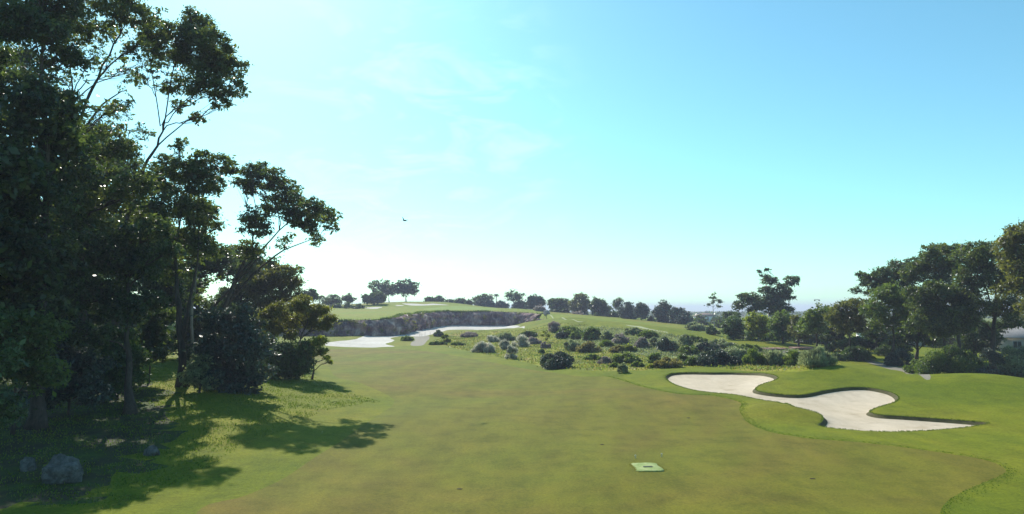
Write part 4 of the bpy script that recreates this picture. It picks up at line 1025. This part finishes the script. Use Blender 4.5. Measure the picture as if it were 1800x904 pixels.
sl = [(1365, 606, 46, 5, 'long rusty slab at the upper left of the stacked slabs'), (1412, 605, 38, 6, 'reddish slab at the top middle of the stacked slabs'), (1436, 609, 34, 5, 'pale thin slab at the upper right of the stacked slabs'),
      (1362, 613, 34, 5, 'reddish slab at the lower left of the stacked slabs'), (1380, 619, 26, 4, 'lowest slab just above the tufted row'), (1460, 617, 24, 5, 'dark slab at the right end of the stacked slabs'), (1396, 610, 30, 5, 'slab in the centre of the stacked slabs')]
for k, (x, y, w, h, lb) in enumerate(sl):
    grock('rock_slab', lb, x, y, w, h, 'redrock' if k in (0, 1, 3) else 'rock', 30 + k, 'stacked rock slabs on the slope', Y=122 - 1.6 * (y - 605), boxy=True, deep=.5, rotz=R.uniform(-.1, .1))

# ------------------------------------------------------------------ houses
def house(label, x, y, z, w, d, h, rh, rot, wall, roof):
    root = empty('house', (x, y, z)); root.rotation_euler[2] = rot; tag(root, label, 'house')
    b = MB(); b.box((0, 0, h / 2 - .5), (w, d, h + 1)); wl = b.build('wall', M[wall], root)
    r = MB(); o = .5; x0, y0 = w / 2 + o, d / 2 + o; rx = max(w / 2 - d / 2, .4)
    r.add([(-x0, -y0, h + .01), (x0, -y0, h + .01), (x0, y0, h + .01), (-x0, y0, h + .01), (-rx, 0, h + rh), (rx, 0, h + rh),
           (-x0, -y0, h - .14), (x0, -y0, h - .14), (x0, y0, h - .14), (-x0, y0, h - .14)],
          [(0, 1, 5, 4), (1, 2, 5), (2, 3, 4, 5), (3, 0, 4), (6, 7, 1, 0), (7, 8, 2, 1), (8, 9, 3, 2), (9, 6, 0, 3), (9, 8, 7, 6)])
    r.build('roof', M[roof], root)
    nw = max(2, int(w / 3.5))
    for k in range(nw):
        xx = -w / 2 + (k + .5) * w / nw
        if k == nw // 2:
            m = MB(); m.box((xx, -d / 2 - .02, 1.05), (1.0, .08, 2.1)); m.build('door', M['post'], root); continue
        m = MB()
        for dx, dz, sx, sz in ((0, .62, 1.5, .1), (0, -.62, 1.5, .1), (-.7, 0, .1, 1.14), (.7, 0, .1, 1.14), (0, 0, .06, 1.14)):
            m.box((xx + dx, -d / 2 - .03, 1.5 + dz), (sx, .1, sz))
        f = m.build('window', M['metal'], root)
        g = MB(); g.box((xx, -d / 2 - .012, 1.5), (1.3, .03, 1.14)); g.build('pane', M['plaque'], f)
    return root
p = at(1800, 608, 130); house('beige house with a grey brown hip roof behind the bushes at the right edge', p[0], p[1], gz(p[0], p[1]), 10, 7, 2.8, 2.0, -.25, 'brick', 'roof')
p = at(1565, 600, 155); house('white house glimpsed through the trunks of the right belt', p[0], p[1], gz(p[0], p[1]), 12, 7, 2.9, 1.8, -.1, 'wall', 'roof')
p = at(1240, 560, 420); house('distant white house beyond the low far trees', p[0], p[1], 1.5, 12, 8, 2.8, 1.8, .1, 'wall', 'tileroof')

# ------------------------------------------------------------------ small things
def bird(px, py, Y, span, rx, rz, label):
    c = at(px, py, Y); m = MB()
    t = np.linspace(-1, 1, 9); L = span * .24
    m.tube(np.c_[t * L, 0 * t, .02 * span * np.cos(t * 1.5)], span * .07 * np.sqrt(np.maximum(.04, 1 - (t * .98 + .1) ** 2)), 8)
    for sg, up, rch in ((1, .95, 1.0), (-1, .2, .75)):
        S_ = span * .5 * rch; ys = np.linspace(.03, 1, 6)
        v = []
        for k, s_ in enumerate(ys):
            ch = span * (.13 * (1 - s_ ** 3) + .015); z = up * S_ * (s_ ** 1.1) - .1 * S_ * s_ * s_; yy = sg * S_ * s_ * math.sqrt(max(.1, 1 - up * up * .6))
            sw = -.10 * span * s_ ** 2
            for zz in (.008 * span, -.008 * span): v += [(ch * .55 + sw, yy, z + zz), (-ch * .6 + sw, yy, z + zz)]
        fs = []
        for k in range(5):
            a, b = 4 * k, 4 * k + 4
            fs += [(a, a + 1, b + 1, b), (a + 2, b + 2, b + 3, a + 3), (a, b, b + 2, a + 2), (a + 1, a + 3, b + 3, b + 1)]
        fs.append((20, 21, 23, 22)); m.add(v, fs)
    m.add([(-L * .8, -.03 * span, .01), (-L * .8, .03 * span, .01), (-L * 1.7, .08 * span, 0), (-L * 1.7, -.08 * span, 0), (-L * .8, 0, -.015 * span), (-L * 1.7, 0, -.012 * span)], [(0, 1, 2, 3), (0, 4, 1), (0, 3, 5, 4), (1, 4, 5, 2), (3, 2, 5)])
    o = m.build('bird', M['bird'], loc=c, smooth=False); o.rotation_euler = (rx, -.15, rz); tag(o, label, 'bird', 'birds in the sky'); return o
bird(711, 388, 70, 1.05, -.25, 2.5, 'dark bird with raised wing flying in the open sky left of centre')
bird(1403, 489, 150, 1.2, .1, .6, 'tiny distant bird right of the twin topped gum')

def mast():
    b = at(1437, 560, 300); b[2] = gz(b[0], b[1]); t = at(1437, 527, 300); h = t[2] - b[2]
    root = empty('light_mast', b); tag(root, 'thin floodlight mast with a crossbar showing above the right hand trees', 'light mast')
    m = MB(); m.tube([(0, 0, -.2), (0, 0, h * .5), (0, 0, h)], [.12, .09, .06], 8); m.build('pole', M['metal'], root)
    m = MB(); m.box((0, 0, h + .02), (2.3, .2, .2)); m.build('crossbar', M['metal'], root)
    for s in (-1, 1):
        m = MB(); m.box((s * .95, -.1, h - .36), (.5, .35, .5), 0, .8); m.build('floodlight', M['plaque'], root)
mast()
for k, (x, lb) in enumerate(((738, 'leftmost thin stake at the edge of the quarry sand'), (741.5, 'second thin stake from the left at the quarry sand'), (747, 'third thin stake at the quarry sand'), (756, 'thin stake nearest the small dark bush at the quarry sand'))):
    g = hit([(x, 591)])[0]; m = MB(); hh = 7 * g[1] / FPX
    m.tube([(0, 0, -.1), (.02, 0, hh * .6), (.0, .01, hh)], [.05, .045, .04], 6)
    o = m.build('stake', M['post'], loc=(g[0], g[1], gz(*g))); tag(o, lb, 'stake', 'thin stakes along the quarry sand')
g = hit([(960.5, 560)])[0]; m = MB(); m.tube([(0, 0, -.1), (0, 0, .9), (0, 0, 1.3)], [.12, .11, .1], 8); m.tube([(0, 0, 1.3), (0, 0, 1.42)], [.14, .05], 8)
tag(m.build('marker_post', M['bark'], loc=(g[0], g[1], gz(*g))), 'short dark post beside the ridge path above the cliff end', 'post')

# pale patch with slot on the fairway
def marker():
    P = hit([(1110, 816), (1122, 815), (1150, 815.5), (1157, 820), (1167, 827.5), (1160, 829.5), (1138, 829.5), (1121, 829), (1117, 823)])
    c = P.mean(0); base = np.array([c[0], c[1], gz(*c)])
    root = empty('fairway_marker', base); tag(root, 'pale green square mat with a dark slot lying on the open fairway', 'marker')
    pp = resample(np.vstack([P, P[:1]]), .09) - c; pp *= (1 + R.normal(0, .025, (len(pp), 1)))
    n = len(pp); m = MB()
    v = [(x, y, -.03) for x, y in pp] + [(x, y, .03) for x, y in pp] + [(x * .93, y * .93, .045) for x, y in pp]
    fs = [(k, (k + 1) % n, n + (k + 1) % n, n + k) for k in range(n)] + [(n + k, n + (k + 1) % n, 2 * n + (k + 1) % n, 2 * n + k) for k in range(n)] + [tuple(range(2 * n, 3 * n))]
    m.add(v, fs); m.build('mat', M['mat'], root)
    m = MB(); m.box((.04, .02, .053), (.5, .22, .02), .05, .9); m.build('plate', M['plaque'], root)
marker()
_P = hit([(1110, 816), (1150, 815.5), (1157, 820), (1167, 827.5), (1138, 829.5), (1121, 829), (1117, 823)])
fringe(resample(np.vstack([_P, _P[:1]]), .1), 420, .06, 'dryblade', .02, -.05, .08)
for (x, y), lb in zip(((1117, 806), (1163, 803)), ('small pale peg behind the left corner of the pale mat', 'small pale peg behind the right corner of the pale mat')):
    g = hit([(x, y)])[0]; m = MB(); m.tube([(0, 0, -.02), (0, 0, .09), (0, 0, .12)], [.03, .028, .03], 8); m.tube([(0, 0, .12), (0, 0, .16), (0, 0, .19)], [.045, .05, .02], 8)
    tag(m.build('peg', M['peg'], loc=(g[0], g[1], gz(*g))), lb, 'peg', 'pegs by the pale mat')
for k, (x, y, lb) in enumerate(((808, 860, 'brown divot at the bottom left of the fairway'), (1428, 842, 'dark divot on the right part of the fairway'), (1210, 735, 'dark divot in front of the bunker tongue'), (1058, 782, 'small divot in the middle of the fairway'))):
    g = hit([(x, y)])[0]; rock('divot', lb, 'divot', (g[0], g[1], gz(*g) + .005), (.26, .12, .06), 'soil', 60 + k, 'divots on the fairway')

# ------------------------------------------------------------------ light, air, camera
sun_az, sun_el = math.radians(-23), math.radians(36.5)
to_sun = Vector((math.sin(sun_az) * math.cos(sun_el), math.cos(sun_az) * math.cos(sun_el), math.sin(sun_el)))
sd = bpy.data.lights.new('sun', 'SUN'); sd.energy = 4.8; sd.angle = math.radians(.5); sd.color = (1, .95, .86)
so = bpy.data.objects.new('sun', sd); COL.objects.link(so); so.rotation_euler = to_sun.to_track_quat('Z', 'Y').to_euler(); so.location = (-80, 140, 110)

W = bpy.data.worlds.new('World'); sc.world = W; W.use_nodes = True
nt = W.node_tree; nt.nodes.clear()
out = nt.nodes.new('ShaderNodeOutputWorld'); bg = nt.nodes.new('ShaderNodeBackground'); bg.inputs['Strength'].default_value = .113
sky = nt.nodes.new('ShaderNodeTexSky'); sky.sky_type = 'NISHITA'; sky.sun_disc = False; sky.sun_elevation = sun_el; sky.sun_rotation = sun_az
sky.air_density = 1.0; sky.dust_density = .45; sky.ozone_density = 1.0
col = mix(nt, sky.outputs['Color'], (.63, 1.10, 1.07), 1.0, 'MULTIPLY')
tc = nt.nodes.new('ShaderNodeTexCoord')
mp = nt.nodes.new('ShaderNodeMapping'); mp.inputs['Scale'].default_value = (3.5, 2.5, 9); mp.inputs['Rotation'].default_value = (0, .45, 0)
nt.links.new(tc.outputs['Generated'], mp.inputs['Vector'])
cn = noise_n(nt, mp.outputs['Vector'], 2.4, 7, .6, .9)
dp = nt.nodes.new('ShaderNodeVectorMath'); dp.operation = 'DOT_PRODUCT'; nt.links.new(tc.outputs['Generated'], dp.inputs[0])
d0 = at(730, 240, 1.) - np.array([0, 0, CAMH]); d0 /= np.linalg.norm(d0); dp.inputs[1].default_value = tuple(d0)
mr = N(nt, 'ShaderNodeMapRange'); mr.inputs['From Min'].default_value = .965; mr.inputs['From Max'].default_value = .995; nt.links.new(dp.outputs['Value'], mr.inputs['Value'])
wisp = ramp(nt, cn, [(.48, (0, 0, 0)), (.72, (.16, .16, .16))])
ml = N(nt, 'ShaderNodeMath', operation='MULTIPLY'); nt.links.new(wisp, ml.inputs[0]); nt.links.new(mr.outputs[0], ml.inputs[1])
col = mix(nt, col, (12, 13, 13), ml.outputs[0])
nt.links.new(col, bg.inputs['Color']); nt.links.new(bg.outputs[0], out.inputs['Surface'])

m, nt, out = new_mat('air')
pv = nt.nodes.new('ShaderNodeVolumePrincipled'); pv.inputs['Color'].default_value = (.76, .78, 1.0, 1); pv.inputs['Density'].default_value = .00036; pv.inputs['Anisotropy'].default_value = .1
nt.links.new(pv.outputs[0], out.inputs['Volume'])
b = MB(); b.box((0, 1500, 19.5), (9600, 9600, 49)); hz = b.build('haze', m); tag(hz, kind='stuff')

cd = bpy.data.cameras.new('camera'); cd.sensor_width = 36; cd.lens = 24; cd.clip_end = 20000; cd.clip_start = .1
co = bpy.data.objects.new('camera', cd); COL.objects.link(co); co.location = (0, 0, CAMH); co.rotation_euler = (math.radians(90) + PITCH, 0, 0)
sc.camera = co
sc.view_settings.view_transform = 'Standard'; sc.view_settings.look = 'None'; sc.view_settings.gamma = 1; sc.view_settings.exposure = .5
sc.cycles.max_bounces = 6; sc.cycles.diffuse_bounces = 3; sc.cycles.glossy_bounces = 2; sc.cycles.transmission_bounces = 4; sc.cycles.transparent_max_bounces = 4; sc.cycles.volume_bounces = 0
sc.cycles.use_denoising = True
sc.cycles.sample_clamp_indirect = 6
